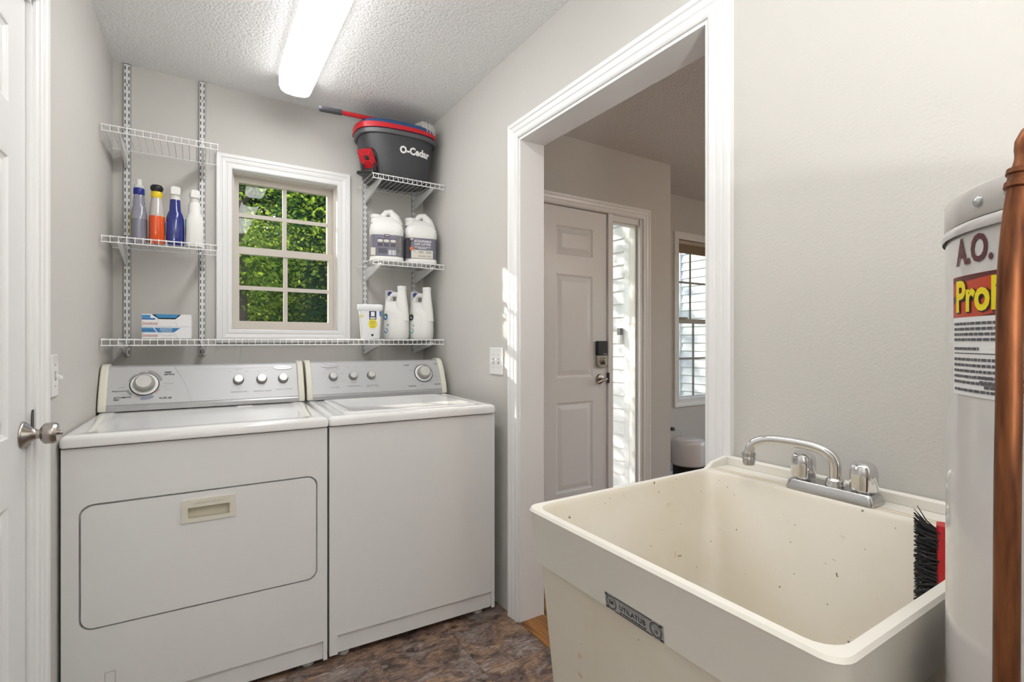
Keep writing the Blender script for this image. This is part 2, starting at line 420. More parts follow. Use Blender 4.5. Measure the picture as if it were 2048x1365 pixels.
def nest(mb, x0, x1, z0, z1, prof, fn):
    """nested rectangles (inset, height) closed in the middle: a raised panel"""
    mb.loft([[fn(x0 + i, z0 + i, h), fn(x1 - i, z0 + i, h), fn(x1 - i, z1 - i, h), fn(x0 + i, z1 - i, h)] for i, h in prof], False, True)
    return mb
PANEL = [(0.0, 0.0), (0.004, -0.004), (0.012, -0.007), (0.016, -0.007), (0.042, -0.0005), (0.046, 0.0)]

def six_panel_door(root, w, z0, z1, fn, m, th=0.04):
    """panel rows measured from the front door; a runs 0..w"""
    st = 0.118 * w / 0.914; mid = 0.10 * w / 0.914; pw = (w - 2 * st - mid) / 2
    H = z1 - z0
    rows = [(0.115 * H / 2.0, 0.115 + 0.515), (0.78, 0.78 + 0.60), (1.49, 1.49 + 0.20)]
    rows = [(0.235, 0.235 + 0.52), (0.90, 0.90 + 0.60), (1.615, 1.615 + 0.165)]
    sc = H / 1.89
    holes = []
    for a, b in rows:
        for x in (st, st + pw + mid):
            holes.append((x, x + pw, z0 + a * sc, z0 + b * sc))
    mb = MB()
    plate(mb, rect(0, w, z0, z1), [rect(*h) for h in holes], fn, 0.0, -0.008)
    mb.loft([[fn(a, b, -0.008) for a, b in rect(0, w, z0, z1)], [fn(a, b, -th) for a, b in rect(0, w, z0, z1)]], False, True)
    slab = mb.build('slab', m, root)
    for h in holes:
        nest(MB(), h[0], h[1], h[2], h[3], PANEL, fn).build('panel', m, root)
    return slab

# mapping functions (a along wall, b up, w out of the wall into the room)
def on_back(y): return lambda a, b, w: (a, y - w, b)
def on_right(x): return lambda a, b, w: (x - w, a, b)
def on_left(a, b, w): return (xl(a) + w, a, b)

# ================================================================ SETTING
# laundry floor: 12 inch vinyl tiles on a sub-floor
mb = MB(); mb.box(-0.6, XR + 0.115, YREAR - 0.1, YB + 0.1, -0.10, -0.002)
fl = struct(mb.build('floor', mat('grout_dark', (0.035, 0.027, 0.022), 0.9)), 'brown slate-look vinyl tile floor of the laundry room', 'floor')
TS = 0.3048
tme = None
ix0 = math.floor((-0.5 - 0.569) / TS); y_o = 1.874
for i in range(ix0, 2):
    for j in range(-4, 12):
        x0 = 0.569 + i * TS; y1 = y_o - j * TS; y0 = y1 - TS
        if y1 > YB + TS or y0 < YREAR - TS: continue
        if x0 + TS > XR + 0.001:
            xa, xb = x0, XR
        else:
            xa, xb = x0, x0 + TS
        if xa >= XR - 0.005: continue
        ya, yb = max(y0, YREAR), min(y1, YB)
        if yb - ya < 0.01: continue
        full = (xb - xa > TS - 0.001) and (yb - ya > TS - 0.001)
        if full and tme:
            o = bpy.data.objects.new('tile', tme); COL.objects.link(o); o.parent = fl
        else:
            g = 0.0004
            o = MB().box(g, xb - xa - g, g, yb - ya - g, -0.002, 0.0).build('tile', STONE, fl)
            if full: tme = o.data
        o.location = (xa, ya, 0)

struct(MB().box(-0.6, XR + 0.0575, YREAR - 0.1, YB + 0.1, CZ, CZ + 0.1).build('ceiling', CEIL), 'white popcorn textured ceiling of the laundry room', 'ceiling')

# back wall with window hole
WX0, WX1, WZ0, WZ1 = 0.146, 0.652, 1.248, 2.044
mb = MB()
plate(mb, rect(-0.6, XR + 0.115, -0.1, CZ + 0.1), [rect(WX0, WX1, WZ0, WZ1)], on_back(YB), 0.0, -0.14)
struct(mb.build('wall_back', WALL), 'greige wall behind the washer and dryer with a small window', 'wall')
# right wall with cased opening
OY0, OY1, OZ = 0.845, 1.775, 2.05
mb = MB()
outer = [(YREAR - 0.1, -0.1), (OY0, -0.1), (OY0, OZ), (OY1, OZ), (OY1, -0.1), (YB, -0.1), (YB, CZ + 0.1), (YREAR - 0.1, CZ + 0.1)]
plate(mb, outer, [], on_right(XR), 0.0, -0.115)
struct(mb.build('wall_right', WALL), 'greige wall with the cased opening to the hall and the utility sink', 'wall')
# left wall with door hole
DY0, DY1, DZ = 0.775, 1.695, 2.04
mb = MB()
outer = [(YREAR - 0.1, -0.1), (DY0, -0.1), (DY0, DZ), (DY1, DZ), (DY1, -0.1), (YB, -0.1), (YB, CZ + 0.1), (YREAR - 0.1, CZ + 0.1)]
plate(mb, outer, [], on_left, 0.0, -0.115)
struct(mb.build('wall_left', WALL), 'greige wall with the white panel door beside the dryer', 'wall')
struct(MB().box(-0.6, XR + 0.115, YREAR - 0.1, YREAR, -0.1, CZ + 0.1).build('wall_rear', WALL), 'greige wall at the back of the laundry room', 'wall')

# casings
mb = MB(); frame_u(mb, OY0, OY1, 0.0, OZ, scaled_case(0.070), on_right(XR))
c1 = struct(mb.build('trim_1', TRIM), 'white moulded casing around the opening to the hall', 'trim')
mb = MB()
for a, b in ((OY1, OY1 - 0.012), (OY0, OY0 + 0.012)):
    mb.box(XR - 0.004, XR + 0.119, min(a, b), max(a, b), 0, OZ)
mb.box(XR - 0.004, XR + 0.119, OY0 + 0.012, OY1 - 0.012, OZ - 0.012, OZ)
mb.build('jamb_lining', TRIM, c1)
mb = MB(); frame_u(mb, OY0, OY1, 0.0, OZ, scaled_case(0.070), lambda a, b, w: (XR + 0.115 + w, a, b)); mb.build('hall_side_casing', TRIM, c1)

mb = MB(); frame_u(mb, DY0, DY1, 0.0, DZ, scaled_case(0.088), on_left)
c2 = struct(mb.build('trim_2', TRIM), 'white moulded casing around the panel door beside the dryer', 'trim')
mb = MB()
for a, b in ((DY1, DY1 - 0.014), (DY0, DY0 + 0.014)):
    a, b = min(a, b), max(a, b)
    mb.prism([(xl(a) - 0.11, a), (xl(a) + 0.004, a), (xl(b) + 0.004, b), (xl(b) - 0.11, b)], lambda p, q, w: (p, q, w), 0, DZ)
mb.prism([(xl(DY0) - 0.11, DY0), (xl(DY0) + 0.004, DY0), (xl(DY1) + 0.004, DY1), (xl(DY1) - 0.11, DY1)], lambda p, q, w: (p, q, w), DZ - 0.014, DZ)
mb.build('jamb_lining', TRIM, c2)

# left door
d1 = thing('door_1', 'white six-panel door with a satin knob beside the dryer', 'door', (0, 0, 0)); d1['kind'] = 'structure'
dy0, dy1 = DY0 + 0.017, DY1 - 0.018
six_panel_door(d1, dy1 - dy0, 0.012, DZ - 0.017, lambda a, b, w: (xl(dy0 + a) - 0.006 + w, dy0 + a, b), DOORW)
ky, kz = 1.656, 0.962
kx = xl(ky) - 0.006
def knob_rev(prof, n=28):
    m_ = MB(); m_.lathe(prof, n); m_.xf(lambda x, y, z: (kx + z * 0.74, ky + x, kz + y)); return m_
rose = knob_rev([(0.033, 0.0), (0.033, 0.003), (0.030, 0.008), (0.018, 0.022), (0.0135, 0.030), (0.0125, 0.034)]).build('knob_rose', NICKEL, d1, 40)
knob_rev([(0.0115, 0.030), (0.0115, 0.047)]).build('knob_neck', NICKEL, d1, 40)
kb = knob_rev([(0.010, 0.044), (0.017, 0.046), (0.0245, 0.054), (0.026, 0.058), (0.026, 0.078), (0.0255, 0.080), (0.0225, 0.088), (0.012, 0.0895), (0.0, 0.0895)]).build('knob', NICKEL, d1, 30)
knob_rev([(0.0045, 0.088), (0.006, 0.096), (0.005, 0.1), (0.0, 0.1)]).build('thumb_turn', NICKEL, kb, 40)
MB().prism(sell(0.013, 0.034, 3, 20), lambda a, b, w: (xl(DY1) + w, DY1 - 0.006 + a, 0.985 + b), 0.004, 0.006).build('strike_plate', mat('dark_bronze', (0.05, 0.04, 0.035), 0.4, metal=0.8), c2)

# baseboard profile
bb = [(0.0, 0.0), (0.0, 0.012), (0.065, 0.012), (0.08, 0.006), (0.083, 0.0)]
# ---- laundry window
w1 = thing('window_1', 'beige vinyl double-hung window with grilles above the washer', 'window', ((WX0 + WX1) / 2, YB, WZ0)); w1['kind'] = 'structure'
W1O = ((WX0 + WX1) / 2, YB, WZ0)
prof = [(-0.002, -0.10), (-0.002, 0.012)] + [(a - 0.002, b) for a, b in scaled_case(0.070)[1:]]
frame_rect(MB(), WX0, WX1, WZ0, WZ1, prof, on_back(YB)).build('casing', TRIM, w1, org=W1O)
fY = YB + 0.035
mb = MB(); plate(mb, rect(WX0, WX1, WZ0, WZ1), [rect(WX0 + 0.012, WX1 - 0.012, WZ0 + 0.012, WZ1 - 0.012)], on_back(fY), 0.0, -0.085); mb.build('frame', VINYLW, w1, bevel=0.002, org=W1O)
GX0, GX1 = 0.181, 0.615
def sash(z0, z1, g0, g1, y, nm):
    s_ = MB(); plate(s_, rect(WX0 + 0.012, WX1 - 0.012, z0, z1), [rect(GX0, GX1, g0, g1)], on_back(y), 0.0, -0.03)
    so = s_.build(nm, VINYLW, w1, bevel=0.003, org=W1O)
    mx_, mz_ = (GX0 + GX1) / 2, (g0 + g1) / 2
    MB().box(mx_ - 0.010, mx_ + 0.010, y + 0.010, y + 0.022, g0, g1).build('vertical_grille', VINYLW, so, org=W1O)
    MB().box(GX0, GX1, y + 0.0105, y + 0.0215, mz_ - 0.010, mz_ + 0.010).build('horizontal_grille', VINYLW, so, org=W1O)
    for a0, a1 in ((GX0, mx_), (mx_, GX1)):
        for b0, b1 in ((g0, mz_), (mz_, g1)):
            MB().add([(a0, y + 0.024, b0), (a1, y + 0.024, b0), (a1, y + 0.024, b1), (a0, y + 0.024, b1)], [(0, 1, 2, 3)]).build('pane', GLASS, so, org=W1O)
    return so
sash(1.655, WZ1 - 0.012, 1.676, 2.004, YB + 0.075, 'upper_sash')
sash(WZ0 + 0.012, 1.668, 1.292, 1.634, YB + 0.042, 'lower_sash')

# ================================================================ HALL
hf = MB().box(XR + 0.115, XH + 0.1, YREAR - 0.1, YF + 0.1, -0.1, -0.004)
hall_floor = struct(hf.build('floor_hall', mat('grout_dark', (0, 0, 0))), 'honey oak strip floor of the entrance hall', 'floor')
pw = 0.083; pme = MB().box(0.0006, pw - 0.0006, 0.0, YF - YREAR, -0.004, 0.0).build('plank', OAK, hall_floor); pme.location = (XR + 0.115, YREAR, 0)
k = 1
while XR + 0.115 + k * pw < XH:
    o = bpy.data.objects.new('plank', pme.data); COL.objects.link(o); o.parent = hall_floor; o.location = (XR + 0.115 + k * pw, YREAR, 0); k += 1
struct(MB().box(XR - 0.004, XR + 0.115, OY0, OY1, -0.05, 0.004).build('threshold', OAK, None, bevel=0.003), 'honey oak threshold board in the opening to the hall', 'threshold')
struct(MB().box(XR + 0.0575, XH + 0.1, YREAR - 0.1, YF + 0.1, CZ, CZ + 0.1).build('ceiling_hall', CEIL), 'white popcorn textured ceiling of the entrance hall', 'ceiling')
XC = 2.845
# front door wall
FDX0, FDX1, FDZ = 1.330, 2.248, 2.011
SLX0, SLX1 = 2.292, 2.540
mb = MB()
outer = [(XR + 0.115, -0.1), (FDX0 - 0.02, -0.1), (FDX0 - 0.02, FDZ + 0.02), (SLX1 + 0.03, FDZ + 0.02), (SLX1 + 0.03, -0.1), (XC, -0.1), (XC, CZ + 0.1), (XR + 0.115, CZ + 0.1)]
plate(mb, outer, [], on_back(YD), 0.0, -0.13)
struct(mb.build('wall_front', WALL), 'taupe hall wall around the front door and its sidelight', 'wall')
struct(MB().box(XC - 0.12, XC, YD + 0.13, YF + 0.13, -0.1, CZ + 0.1).build('wall_return', WALL), 'short return wall between the front door and the hall window', 'wall')
HWX0, HWX1, HWZ0, HWZ1 = 3.50, 4.30, 0.68, 2.07
mb = MB(); plate(mb, rect(XC, XH + 0.1, -0.1, CZ + 0.1), [rect(HWX0, HWX1, HWZ0, HWZ1)], on_back(YF), 0.0, -0.13)
struct(mb.build('wall_far', WALL), 'taupe hall wall with the tall white-framed window', 'wall')
mb = MB(); EW = (-0.9, 1.9, 0.15, 2.1)
plate(mb, rect(YREAR - 0.1, YF + 0.1, -0.1, CZ + 0.1), [rect(*EW)], lambda a, b, w: (XH - w, a, b), 0.0, -0.1)
ew = struct(mb.build('wall_end', WALL), 'hall end wall with an added wide window for daylight', 'wall')
struct(MB().box(XR + 0.115, XH + 0.1, YREAR - 0.1, YREAR, -0.1, CZ + 0.1).build('wall_hall_rear', WALL), 'taupe wall closing the rear of the hall', 'wall')
wd = thing('added_window', 'added wide window, out of view, letting daylight into the hall', 'window', (XH + 0.05, 0.5, 0.15)); wd['kind'] = 'structure'  # unseen opening, added so that daylight reaches the hall
mb = MB()
for y in (-0.9, -0.02, 0.86, 1.86): mb.box(-0.02, 0.02, y - 0.5, y - 0.46, 0, 1.95)
mb.box(-0.02, 0.02, -1.4, 1.4, 0, 0.04); mb.box(-0.02, 0.02, -1.4, 1.4, 1.91, 1.95); mb.build('frame', TRIM, wd)
for y0, y1 in ((-1.36, -0.52), (-0.48, 0.36), (0.40, 1.36)):
    MB().add([(0, y0, 0.04), (0, y1, 0.04), (0, y1, 1.91), (0, y0, 1.91)], [(0, 1, 2, 3)]).build('pane', GLASSH, wd)

# front door + sidelight frame
mb = MB(); frame_u(mb, FDX0 - 0.012, SLX1 + 0.022, 0.0, FDZ + 0.006, scaled_case(0.066), on_back(YD))
c3 = struct(mb.build('trim_3', TRIM), 'white moulded casing around the front door and sidelight', 'trim')
mb = MB()
mb.box(FDX0 - 0.02, FDX0, YD - 0.002, YD + 0.13, 0, FDZ + 0.02)
mb.box(FDX0, SLX1 + 0.03, YD - 0.002, YD + 0.13, FDZ + 0.004, FDZ + 0.02)
mb.box(FDX1 + 0.003, SLX0, YD - 0.002, YD + 0.10, 0, FDZ + 0.004)
mb.box(SLX1, SLX1 + 0.03, YD - 0.002, YD + 0.10, 0, FDZ + 0.004)
mb.box(SLX0, SLX1, YD + 0.01, YD + 0.10, 1.976, FDZ + 0.004)
mb.box(SLX0, SLX1, YD + 0.01, YD + 0.10, 0, 0.20)
mb.build('door_frame', TRIM, c3, bevel=0.002)
d2 = thing('door_2', 'white six-panel front door with a black keypad lock in the hall', 'door', (0, 0, 0)); d2['kind'] = 'structure'
six_panel_door(d2, FDX1 - FDX0 - 0.002, 0.012, FDZ, lambda a, b, w: (FDX0 + a, YD + 0.012 - w, b), DOORW, 0.045)
yl = YD + 0.012
kp = MB().prism(rrect(2.150, 2.231, 1.098, 1.19, 0.006), lambda a, b, w: (a, yl - w, b), 0, 0.028).build('keypad', BLACK, d2, bevel=0.003)
MB().box(2.196, 2.220, yl - 0.0286, yl - 0.0280, 1.106, 1.109).build('keypad_mark', WHITEINK, kp)
kp2 = MB().prism([(2.150, 1.098), (2.150, 1.035), (2.165, 1.022), (2.190, 1.018), (2.215, 1.022), (2.231, 1.035), (2.231, 1.098)], lambda a, b, w: (a, yl - w, b), 0, 0.024).build('deadbolt_body', NICKEL, d2, bevel=0.002)
MB().prism(sell(0.008, 0.022, 2, 16, 2.197, 1.062), lambda a, b, w: (a, yl - w, b), 0.022, 0.045).build('thumb_turn', NICKEL, kp2, bevel=0.002)
mb = MB(); mb.lathe([(0.033, 0), (0.033, 0.005), (0.028, 0.012), (0.012, 0.016), (0.011, 0.05), (0, 0.05)], 24); mb.xf(lambda x, y, z: (2.185 + x, yl - z, 0.945 + y)); lr = mb.build('lever_rose', NICKEL, d2, 35)
MB().tube([(2.205, yl - 0.046, 0.948), (2.17, yl - 0.05, 0.941), (2.125, yl - 0.05, 0.930)], [0.010, 0.008, 0.006], 10).build('lever', NICKEL, lr, 60)
MB().box(FDX1 - 0.004, FDX1 + 0.010, yl - 0.016, yl - 0.006, 0.918, 0.985).build('latch_plate', mat('dark_bronze', (0, 0, 0)), c3)
w2 = thing('window_2', 'narrow sidelight glass beside the front door', 'window', (0, 0, 0)); w2['kind'] = 'structure'
mb = MB(); plate(mb, rect(SLX0, SLX1, 0.20, 1.976), [rect(SLX0 + 0.012, SLX1 - 0.016, 0.22, 1.965)], on_back(YD + 0.03), 0, -0.03); mb.build('frame', TRIM, w2)
MB().add([(SLX0 + 0.012, YD + 0.045, 0.22), (SLX1 - 0.016, YD + 0.045, 0.22), (SLX1 - 0.016, YD + 0.045, 1.965), (SLX0 + 0.012, YD + 0.045, 1.965)], [(0, 1, 2, 3)]).build('pane', GLASSH, w2)

# hall window
w3 = thing('window_3', 'tall hall window with a brown raised blind and grilles', 'window', (0, 0, 0)); w3['kind'] = 'structure'
prof = [(-0.002, -0.10), (-0.002, 0.012)] + [(a - 0.002, b) for a, b in scaled_case(0.060)[1:]]
frame_rect(MB(), HWX0, HWX1, HWZ0, HWZ1, prof, on_back(YF)).build('casing', TRIM, w3)
def hsash(z0, z1, y, nm):
    s_ = MB(); gx0, gx1, g0, g1 = HWX0 + 0.022, HWX1 - 0.022, z0 + 0.022, z1 - 0.018
    plate(s_, rect(HWX0, HWX1, z0, z1), [rect(gx0, gx1, g0, g1)], on_back(y), 0, -0.03)
    so = s_.build(nm, mat('hall_sash', (0.62, 0.58, 0.54), 0.4), w3)
    gm = mat('grille_grey', (0.30, 0.28, 0.27), 0.5)
    for f in (1 / 3, 2 / 3):
        x = gx0 + (gx1 - gx0) * f
        MB().box(x - 0.009, x + 0.009, y + 0.010, y + 0.02, g0, g1).build('vertical_grille', gm, so)
    zz = (g0 + g1) / 2
    MB().box(gx0, gx1, y + 0.0105, y + 0.0195, zz - 0.009, zz + 0.009).build('horizontal_grille', gm, so)
    for k in range(3):
        for b0, b1 in ((g0, zz), (zz, g1)):
            xa = gx0 + (gx1 - gx0) * k / 3; xb = gx0 + (gx1 - gx0) * (k + 1) / 3
            MB().add([(xa, y + 0.022, b0), (xb, y + 0.022, b0), (xb, y + 0.022, b1), (xa, y + 0.022, b1)], [(0, 1, 2, 3)]).build('pane', GLASSH, so)
    return so
hsash(1.355, HWZ1, YF + 0.075, 'upper_sash')
ls = hsash(HWZ0, 1.385, YF + 0.042, 'lower_sash')
MB().box(3.56, 3.66, YF + 0.02, YF + 0.042, 1.385, 1.40).build('sash_lock', VINYLB, ls, bevel=0.003)
MB().box(HWX0, HWX1, YF + 0.041, YF + 0.043, 1.345, 1.384).build('meeting_rail', VINYLB, ls)
bl = thing('window_blind', 'brown pleated blind drawn up at the top of the hall window', 'blind', (3.9, YF + 0.03, 1.95))
MB().box(HWX0 + 0.006 - 3.9, HWX1 - 0.006 - 3.9, -0.022, 0.0, 0.085, 0.115).build('head_rail', mat('blind_rail', (0.50, 0.42, 0.34), 0.5), bl)
for k in range(7):
    MB().box(HWX0 + 0.008 - 3.9, HWX1 - 0.008 - 3.9, -0.024, -0.002, 0.085 - 0.011 * (k + 1), 0.085 - 0.011 * k - 0.002).build('pleat', mat('blind_fabric', (0.30, 0.23, 0.16), 0.8), bl)
struct(MB().box(HWX0, HWX1, YF + 0.0, YF + 0.04, HWZ0 - 0.002, HWZ0 + 0.014).build('trim_4', TRIM), 'white inner sill of the hall window', 'trim')
mb = MB(); mb.loft([[(x, YF - w, z) for z, w in bb] for x in (XC + 0.001, XH)]); struct(mb.build('baseboard_far', TRIM), 'white baseboard under the hall window', 'baseboard')
mb = MB(); mb.loft([[(x, YD - w, z) for z, w in bb] for x in (SLX1 + 0.09, XC)]); struct(mb.build('baseboard_front', TRIM), 'white baseboard beside the front door sidelight', 'baseboard')

# ================================================================ OUTSIDE
struct(MB().box(-30, 30, YB + 0.14, 45, -0.6, -0.35).build('ground', LAWN), 'green lawn outside the house', 'ground')
struct(MB().box(1.27, 2.73, YD + 0.13, 4.2, -0.35, -0.06).build('porch_floor', CONC), 'grey concrete porch slab outside the front door', 'porch')
def clap_wall(name, label, x, y0, y1, z0, z1, face=-1):
    """lap siding on a wall facing -x"""
    core = struct(MB().box(x, x + 0.02, y0, y1, z0, z1).build(name, SIDING), label, 'siding')
    ex = 0.098; n = int((z1 - z0) / ex)
    me = None
    for k in range(n):
        if me is None:
            m_ = MB(); m_.loft([[(0, y, 0), (-0.018, y, 0), (-0.003, y, ex), (0, y, ex)] for y in (y0, y1)])
            o = m_.build('clapboard', SIDING, core); me = o.data
        else:
            o = bpy.data.objects.new('clapboard', me); COL.objects.link(o); o.parent = core
        o.location = (x, 0, z0 + k * ex)
    return core
XP = XC - 0.125
pw_ = clap_wall('wall_porch', 'white lap siding on the porch side wall seen through the sidelight', XP - 0.02, 2.70, YF + 0.13, -0.1, 2.60)
struct(MB().box(XP - 0.035, XP, YD + 0.13, 2.70, -0.1, 2.60).build('trim_5', mat('porch_board', (0.80, 0.81, 0.82), 0.5)), 'smooth white board next to the porch siding', 'trim')
tag(MB().box(XP - 0.062, XP - 0.036, 2.712, 2.742, 1.17, 1.285).build('doorbell', mat('doorbell_white', (0.8, 0.8, 0.8), 0.4), None, bevel=0.003), 'small two-tone doorbell on the porch siding', 'doorbell')
db = bpy.data.objects['doorbell']
MB().box(XP - 0.064, XP - 0.037, 2.711, 2.743, 1.235, 1.286).build('camera_head', mat('doorbell_dark', (0.08, 0.085, 0.09), 0.4), db)
clap_wall('wall_garage', 'pale lap siding of the garage seen through the hall window', 5.05, YF + 0.14, 4.10, -0.3, 3.2)
struct(MB().box(5.025, 5.12, 4.10, 4.20, -0.35, 3.2).build('trim_6', SIDING), 'white corner board of the garage wall', 'trim')
struct(MB().box(1.27, 2.74, YD + 0.13, YF + 0.25, 2.62, 2.72).build('porch_roof', SIDING), 'white porch soffit above the front door', 'roof')

def foliage(name, mtl, centers, n_per, spread, size, seed, parent, flat=0.6, droop=0.0):
    rg = np.random.default_rng(seed)
    C = np.repeat(np.array(centers), n_per, axis=0)
    n = len(C)
    P = C + rg.normal(0, 1, (n, 3)) * np.array(spread)
    d = rg.normal(0, 1, (n, 3)); d[:, 2] = d[:, 2] * flat - droop; d /= np.linalg.norm(d, axis=1)[:, None]
    e = rg.normal(0, 1, (n, 3)); e -= d * (d * e).sum(1)[:, None]; e /= np.linalg.norm(e, axis=1)[:, None]
    s = size[0] + (size[1] - size[0]) * rg.random((n, 1))
    w = size[2]
    V = np.stack([P - d * s, P + e * s * w, P + d * s, P - e * s * w], axis=1).reshape(-1, 3)
    me = bpy.data.meshes.new(name)
    me.vertices.add(4 * n); me.vertices.foreach_set('co', V.astype(np.float32).ravel())
    me.loops.add(4 * n); me.loops.foreach_set('vertex_index', np.arange(4 * n, dtype=np.int32))
    me.polygons.add(n); me.polygons.foreach_set('loop_start', np.arange(0, 4 * n, 4, dtype=np.int32))
    me.update(calc_edges=True); me.validate()
    o = link(name, me, mtl, parent); o['kind'] = 'stuff'
    return o
def leafy_tree(name, label, loc, h0, h1, rad, nclump, n_per, size, mtl, seed, group='trees outside the laundry window'):
    t = thing(name, label, 'tree', loc, 0, group)
    rg = random.Random(seed)
    cs = []
    mb = MB(); mb.tube([(0, 0, 0), (0.05, 0.03, h1 * 0.4), (-0.03, 0.0, h1 * 0.85)], [0.14, 0.10, 0.03], 8)
    mb.build('trunk', BARK, t, 50)
    for k in range(nclump):
        a = rg.uniform(0, 2 * PI); zz = rg.uniform(h0, h1); f = math.sin(PI * min(1, max(0.08, (zz - h0) / (h1 - h0)))) ** 0.45
        r = rad * f * math.sqrt(rg.uniform(0.05, 1))
        cs.append((r * math.cos(a), r * math.sin(a), zz))
    for k in range(10):
        c = cs[k]
        MB().tube([(0, 0, max(0.6, c[2] - 0.7)), (c[0] * 0.5, c[1] * 0.5, c[2] - 0.25), c], [0.03, 0.02, 0.008], 6).build('branch', BARK, t, 50)
    foliage('leaves', mtl, cs, n_per, (0.26, 0.26, 0.15), size, seed, t)
    return t
def fir_tree(name, label, loc, h0, h1, rad, n_per, mtl, seed, group='trees outside the laundry window'):
    t = thing(name, label, 'tree', loc, 0, group); rg = random.Random(seed); cs = []
    MB().tube([(0, 0, 0), (0, 0, h1)], [0.13, 0.02], 8).build('trunk', BARK, t, 50)
    z = h0
    while z < h1:
        R = rad * (1 - (z - h0) / (h1 - h0 + 0.4)) + 0.15
        for k in range(9):
            a = rg.uniform(0, 2 * PI)
            for f in np.linspace(0.15, 1, 7):
                cs.append((R * f * math.cos(a) + rg.uniform(-.05, .05), R * f * math.sin(a) + rg.uniform(-.05, .05), z - 0.30 * f * f + rg.uniform(-.05, .05)))
        z += 0.30
    foliage('needles', mtl, cs, n_per, (0.11, 0.11, 0.045), (0.035, 0.07, 0.16), seed, t, 0.25, 0.15)
    return t
G0 = -0.36
leafy_tree('maple_tree', 'bright green leafy tree close to the laundry window', (0.35, 6.6, G0), 1.9, 5.6, 1.35, 100, 210, (0.018, 0.042, 0.55), LEAF1, 3)
fir_tree('fir_tree', 'dark green needled fir behind the laundry window', (1.8, 7.7, G0), 0.4, 5.2, 1.4, 90, LEAF2, 5)
leafy_tree('shrub_tree', 'low yellow-green shrub at the foot of the laundry window view', (0.6, 9.2, G0), 0.3, 3.2, 1.5, 90, 260, (0.022, 0.045, 0.55), LEAF1, 9)
leafy_tree('ash_tree', 'loose green tree standing toward the sun outside the window', (-4.75, 9.5, G0), 1.2, 6.4, 1.6, 80, 120, (0.04, 0.08, 0.5), LEAF1, 11)
for k, (x, y, lab) in enumerate([(-2.9, 17.0, 'tall hazy green tree in the distance beyond the lawn'), (2.1, 16.0, 'broad green tree filling the distance behind the fir'), (6.9, 17.5, 'tall green tree in the distance beside the garage'), (11.8, 16.0, 'green tree in the far distance past the garage')]):
    leafy_tree('distant_tree', lab, (x, y, G0), 0.2, (6.4, 9.5, 8.0, 8.0)[k], (2.6, 3.2, 2.8, 2.8)[k], (200, 420, 260, 220)[k], 90, (0.09, 0.17, 0.6), LEAF3, 20 + k, 'distant trees outside')

# ================================================================ CEILING LIGHTS
LAMPM = emit('lamp_lens', (1.0, 0.995, 0.985), LAMP_STRENGTH)
LAMPS = emit('lamp_lens_side', (1.0, 0.995, 0.985), LAMP_SIDE)
def ceiling_light(y0, y1, label):
    xa, xb = 0.325, 0.468
    t = thing('ceiling_light', label, 'light', ((xa + xb) / 2, (y0 + y1) / 2, CZ), 0, 'strip lights on the laundry ceiling')
    O = t.location[:]
    MB().box(xa + 0.006, xb - 0.006, y0 + 0.01, y1 - 0.01, CZ - 0.035, CZ).build('housing', TRIM, t, org=O)
    pr = [(xa, CZ - 0.012), (xa, CZ - 0.045), (xa + 0.010, CZ - 0.066), (xa + 0.030, CZ - 0.077), ((xa + xb) / 2, CZ - 0.081), (xb - 0.030, CZ - 0.077), (xb - 0.010, CZ - 0.066), (xb, CZ - 0.045), (xb, CZ - 0.012)]
    for nm, part, mm in (('lens', pr[1:-1], LAMPM), ('side_lens', pr[:2], LAMPS), ('side_lens', pr[-2:], LAMPS)):
        d = MB(); d.loft([[(x, y, z) for x, z in part] for y in (y0 + 0.012, y1 - 0.012)], False, False, closed=False); d.build(nm, mm, t, 30, org=O)
    for y in (y0, y1):
        e = MB(); s_ = 0.012 if y == y0 else -0.012
        e.loft([[(x, yy, z) for x, z in [(xa - 0.001, CZ)] + [(x, z - 0.001) for x, z in pr[1:-1]] + [(xb + 0.001, CZ)]] for yy in (y, y + s_)]); e.build('end_cap', TRIM, t, org=O)
    return t
ceiling_light(1.27, 2.58, 'white wraparound strip light on the ceiling in front of the window')
ceiling_light(-0.29, 1.00, 'white wraparound strip light on the ceiling nearer the sink')
hl = thing('added_hall_lamp', 'added white globe lamp, hung out of view to brighten the hall', 'light', (3.5, 0.2, CZ))  # unseen lamp, added to lift the light in the hall
MB().lathe([(0.06, 0), (0.06, -0.012), (0.02, -0.025), (0.008, -0.03), (0.008, -0.24), (0.03, -0.245), (0.03, -0.265)], 24).build('stem', NICKEL, hl, 40)
MB().lathe([(0.03, -0.262)] + [(0.125 * math.sin(a), -0.385 + 0.125 * math.cos(a)) for a in np.linspace(0.27, PI, 18)], 28).build('globe', emit('hall_fill_globe', (1, 0.84, 0.71), HALL_FILL), hl, 60)

